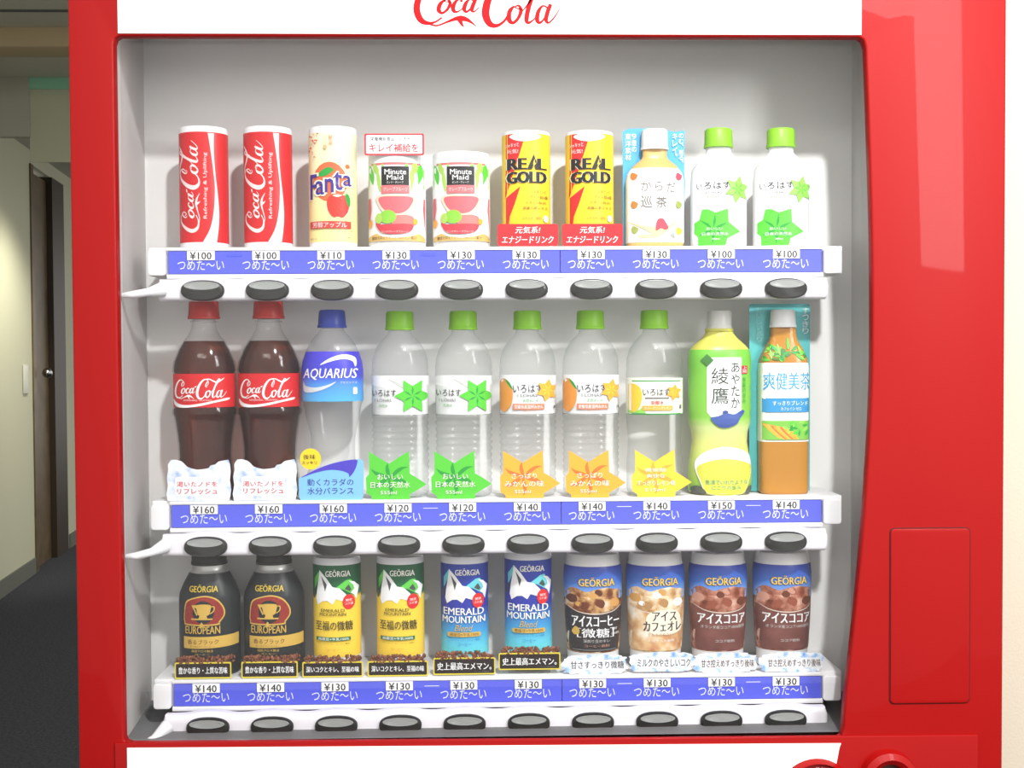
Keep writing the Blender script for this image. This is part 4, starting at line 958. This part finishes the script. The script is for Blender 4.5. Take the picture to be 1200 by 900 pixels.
E2 = emerald(545, 'blue', 'blue mountain coffee can with its framed card set low', 'mountain coffee cans'); E3 = copy_tree(E2, spot(619.5, 2), 'blue mountain coffee can raised slightly above its twin'); E3.location.z += .004
sb = sub(box('can_riser', E3.location.x-.026, E3.location.x+.026, PY-.026, PY+.026, ROWZ[2], ROWZ[2]+.0043, CARDC, None, .001))
# clear sleeves' bean bands are on the cards
plaque(396, 360, 430, 775.5, 793.5, '深いコクとキレ、至福の味', 'black card with gold frame under the yellow coffee can beside the black cans', 'framed cards before the coffee cans').location = spot(394.5, 2)
plaque(470, 360, 430, 775.5, 793.5, '深いコクとキレ、至福の味', 'black card with gold frame under the yellow coffee can beside the blue can', 'framed cards before the coffee cans').location = spot(469, 2)
plaque(545, 510, 582, 772.5, 792.5, '史上最高エメマン。', 'wider framed card with white lettering under the lower blue can', 'framed cards before the coffee cans', second='コーヒー専門誌調べ')
o = plaque(619.5, 510, 582, 772.5, 792.5, '史上最高エメマン。', 'wider framed card with white lettering under the raised blue can', 'framed cards before the coffee cans', second='コーヒー専門誌調べ'); o.location.z += .005

# iced drinks
def photo(nm, a, b, c, d): return ramp(M(nm, (120, 80, 60), .35), [(.25, a), (.45, b), (.58, c), (.72, d)], 'noise', 62, detail=5)
PH = {'coffee': photo('photo_coffee', (50, 26, 22), (130, 70, 40), (214, 170, 110), (250, 240, 226)),
      'latte': photo('photo_latte', (120, 80, 44), (206, 160, 108), (242, 220, 186), (252, 248, 240)),
      'cocoa': photo('photo_cocoa', (84, 36, 26), (140, 74, 52), (190, 130, 108), (236, 200, 180))}
LOWC = {'coffee': M('low_coffee', (54, 48, 50), .35), 'latte': ramp(M('low_latte', (200, 150, 100), .35), [(.3, (186, 112, 66)), (.5, (230, 190, 140)), (.65, (250, 240, 220))], 'noise', 40),
        'cocoa': ramp(M('low_cocoa', (112, 66, 60), .35), [(.3, (104, 58, 52)), (.7, (134, 84, 76))], 'noise', 40)}
SKY = ramp(M('can_sky', (60, 110, 200), .35), [(0, (150, 190, 236)), (.5, (70, 120, 206)), (1, (48, 60, 160))], 'height', axis=(84*U, 124*U))
def iced(cx, kind, label, group=None):
    root = empty('drink_can', spot(cx, 2), label, 'drink can', group)
    B = Body([(28, 0), (30.5, 2), (30.5, 20), (31.5, 26), (33.5, 62), (34.5, 90), (35, 112), (34, 122), (32, 126), (31.5, 133), (30.5, 137), (28, 138)], 2, .95); B.build('can_body', M('lid_white', (236, 234, 232), .35), root)
    B.build('sleeve', SKY, root, 84, 124, .2, caps=False); B.build('drink_picture', PH[kind], root, 22, 85, .2, caps=False)
    p = Print(694, 793, OnBody(B, .35), zstep=8)
    F = lambda a, b: (650+a/6, 650+b/6); G = lambda l: [F(a, b) for a, b in l]
    p.smoothpoly(G([(62, 330), (80, 280), (120, 262), (200, 290), (260, 275), (340, 262), (380, 270), (440, 285), (475, 330), (440, 400), (270, 430), (100, 400)]), PH[kind])
    rr = random.Random(5)
    for i in range(9):
        a, b = 95+rr.random()*330, 290+rr.random()*110; q = 18+rr.random()*20
        p.smoothpoly(G([(a-q, b), (a-q*.4, b-q*.8), (a+q*.7, b-q*.6), (a+q, b+q*.3), (a+q*.2, b+q*.8), (a-q*.6, b+q*.6)]), ({'coffee': (M('b1', (110, 56, 34)), M('b2', (214, 160, 90)), BROWNP), 'latte': (M('b3', (186, 140, 90)), OFFW, M('b2', (214, 160, 90))), 'cocoa': (M('b4', (150, 80, 58)), M('b1', (110, 56, 34)), M('b5', (206, 150, 130)))}[kind])[i % 3]); p.n -= .9
    p.n += 1
    p.poly(G([(60, 395)])+[F(60+400*t, 405+38*math.sin(math.pi*t)) for t in (.1, .25, .5, .75, .9)]+G([(475, 395), (475, 715), (60, 715)]), LOWC[kind])
    p.stroke([(*F(78, 396), .6), (*F(150, 432), 1), (*F(270, 446), 1.3), (*F(390, 432), 1), (*F(455, 396), .6)], M('glass_line', (226, 206, 190)))
    p.text('GEÖRGIA', *F(148, 184), *F(408, 252), BROWNP, .07); p.n -= 0; p.text('GEÖRGIA', *F(150, 186), *F(406, 250), M('gold_ink3', (238, 200, 84), .35), .04)
    if kind == 'coffee':
        p.text('アイスコーヒー', *F(106, 458), *F(440, 536), OFFW, .06); p.text('［微糖］', *F(140, 548), *F(400, 614), OFFW, .04); p.text('高級豆', *F(386, 548), *F(426, 566), OFFW); p.text('100%使用', *F(384, 582), *F(440, 600), OFFW); p.smoothpoly(G([(105, 570), (130, 535), (155, 560), (150, 590), (120, 595)]), GD)
        p.text('深煎り豆のキレ', *F(182, 626), *F(370, 650), M('soft_white', (206, 204, 200))); p.text('コーヒー飲料', *F(190, 662), *F(370, 682), M('b5', (206, 150, 130))); p.rect(*F(110, 698), *F(420, 706), GREYP)
    elif kind == 'latte':
        p.smoothpoly(G([(180, 470), (260, 425), (390, 430), (430, 500), (420, 580), (300, 600), (200, 580)]), M('foam', (250, 238, 216))); DK = M('dark_type', (60, 54, 56))
        p.text('アイス', *F(220, 432), *F(394, 500), DK, .06); p.text('カフェオレ', *F(160, 505), *F(432, 572), DK, .06); p.text('ミルクのやさしい', *F(190, 586), *F(390, 610), M('b3', (186, 140, 90))); p.text('ミルク入り飲料', *F(190, 632), *F(380, 650), OFFW)
    else:
        p.text('アイスココア', *F(100, 452), *F(436, 524), OFFW, .06); p.text('オランダ産ココア100%使用', *F(118, 536), *F(430, 560), M('soft_white', (206, 204, 200))); p.text('ココア飲料', *F(215, 636), *F(355, 658), M('soft_white', (206, 204, 200)))
    p.done(root); return root
iced(695, 'coffee', 'iced coffee can with blue top and dark brown foot')
iced(768, 'latte', 'iced milk coffee can with pale caramel picture')
CC = iced(841, 'cocoa', 'iced cocoa can with reddish brown picture beside the caramel can', 'iced cocoa cans'); copy_tree(CC, spot(916, 2), 'iced cocoa can with reddish brown picture, endmost of its row')
def icecard(cx, text, mat, label, y=-36.5, dz=0, xa=0, seed=1):
    rr = random.Random(seed); pts = []
    for k in range(44):
        t = 2*math.pi*k/44; a, b = 38*math.copysign(abs(math.cos(t))**.45, math.cos(t)), 11.5*math.copysign(abs(math.sin(t))**.6, math.sin(t)); j = 1+rr.uniform(-.07, .06)
        pts.append((694+a*j, min(783+b*j, 795)))
    def pr(P):
        P.rr(666, 777.5, 728, 789.5, 3, M('milky', (236, 240, 244))); P.text(text, 666+xa, 779, 728, 788, mat, .015)
    o = card('ice_card', pts, 694, 794, 2, y, ICE2, label, prints=pr, group='ice cards before the iced drinks'); o.location = spot(cx, 2)+Vector((0, 0, dz)); return o
ICE2 = ramp(M('ice_print_blue', (226, 236, 248), .3), [(.3, (96, 150, 226)), (.45, (190, 216, 244)), (.55, (250, 251, 253)), (.8, (214, 230, 250))], 'noise', 95, detail=4)
icecard(694, '甘さすっきり微糖', M('dark_type', (60, 54, 56)), 'ice printed card with dark lettering before the iced coffee', seed=1)
icecard(770, 'ミルクのやさしいコク', M('dark_type', (60, 54, 56)), 'ice printed card with dark lettering before the milk coffee', -37.6, .002, seed=2)
icecard(843, '甘さ控えめすっきり後味', BROWNP, 'ice printed card with brown lettering before the cocoa can next to the caramel can', seed=3)
icecard(919, '甘さ控えめすっきり後味', BROWNP, 'ice printed card with brown lettering before the endmost cocoa can', -37.6, seed=4)
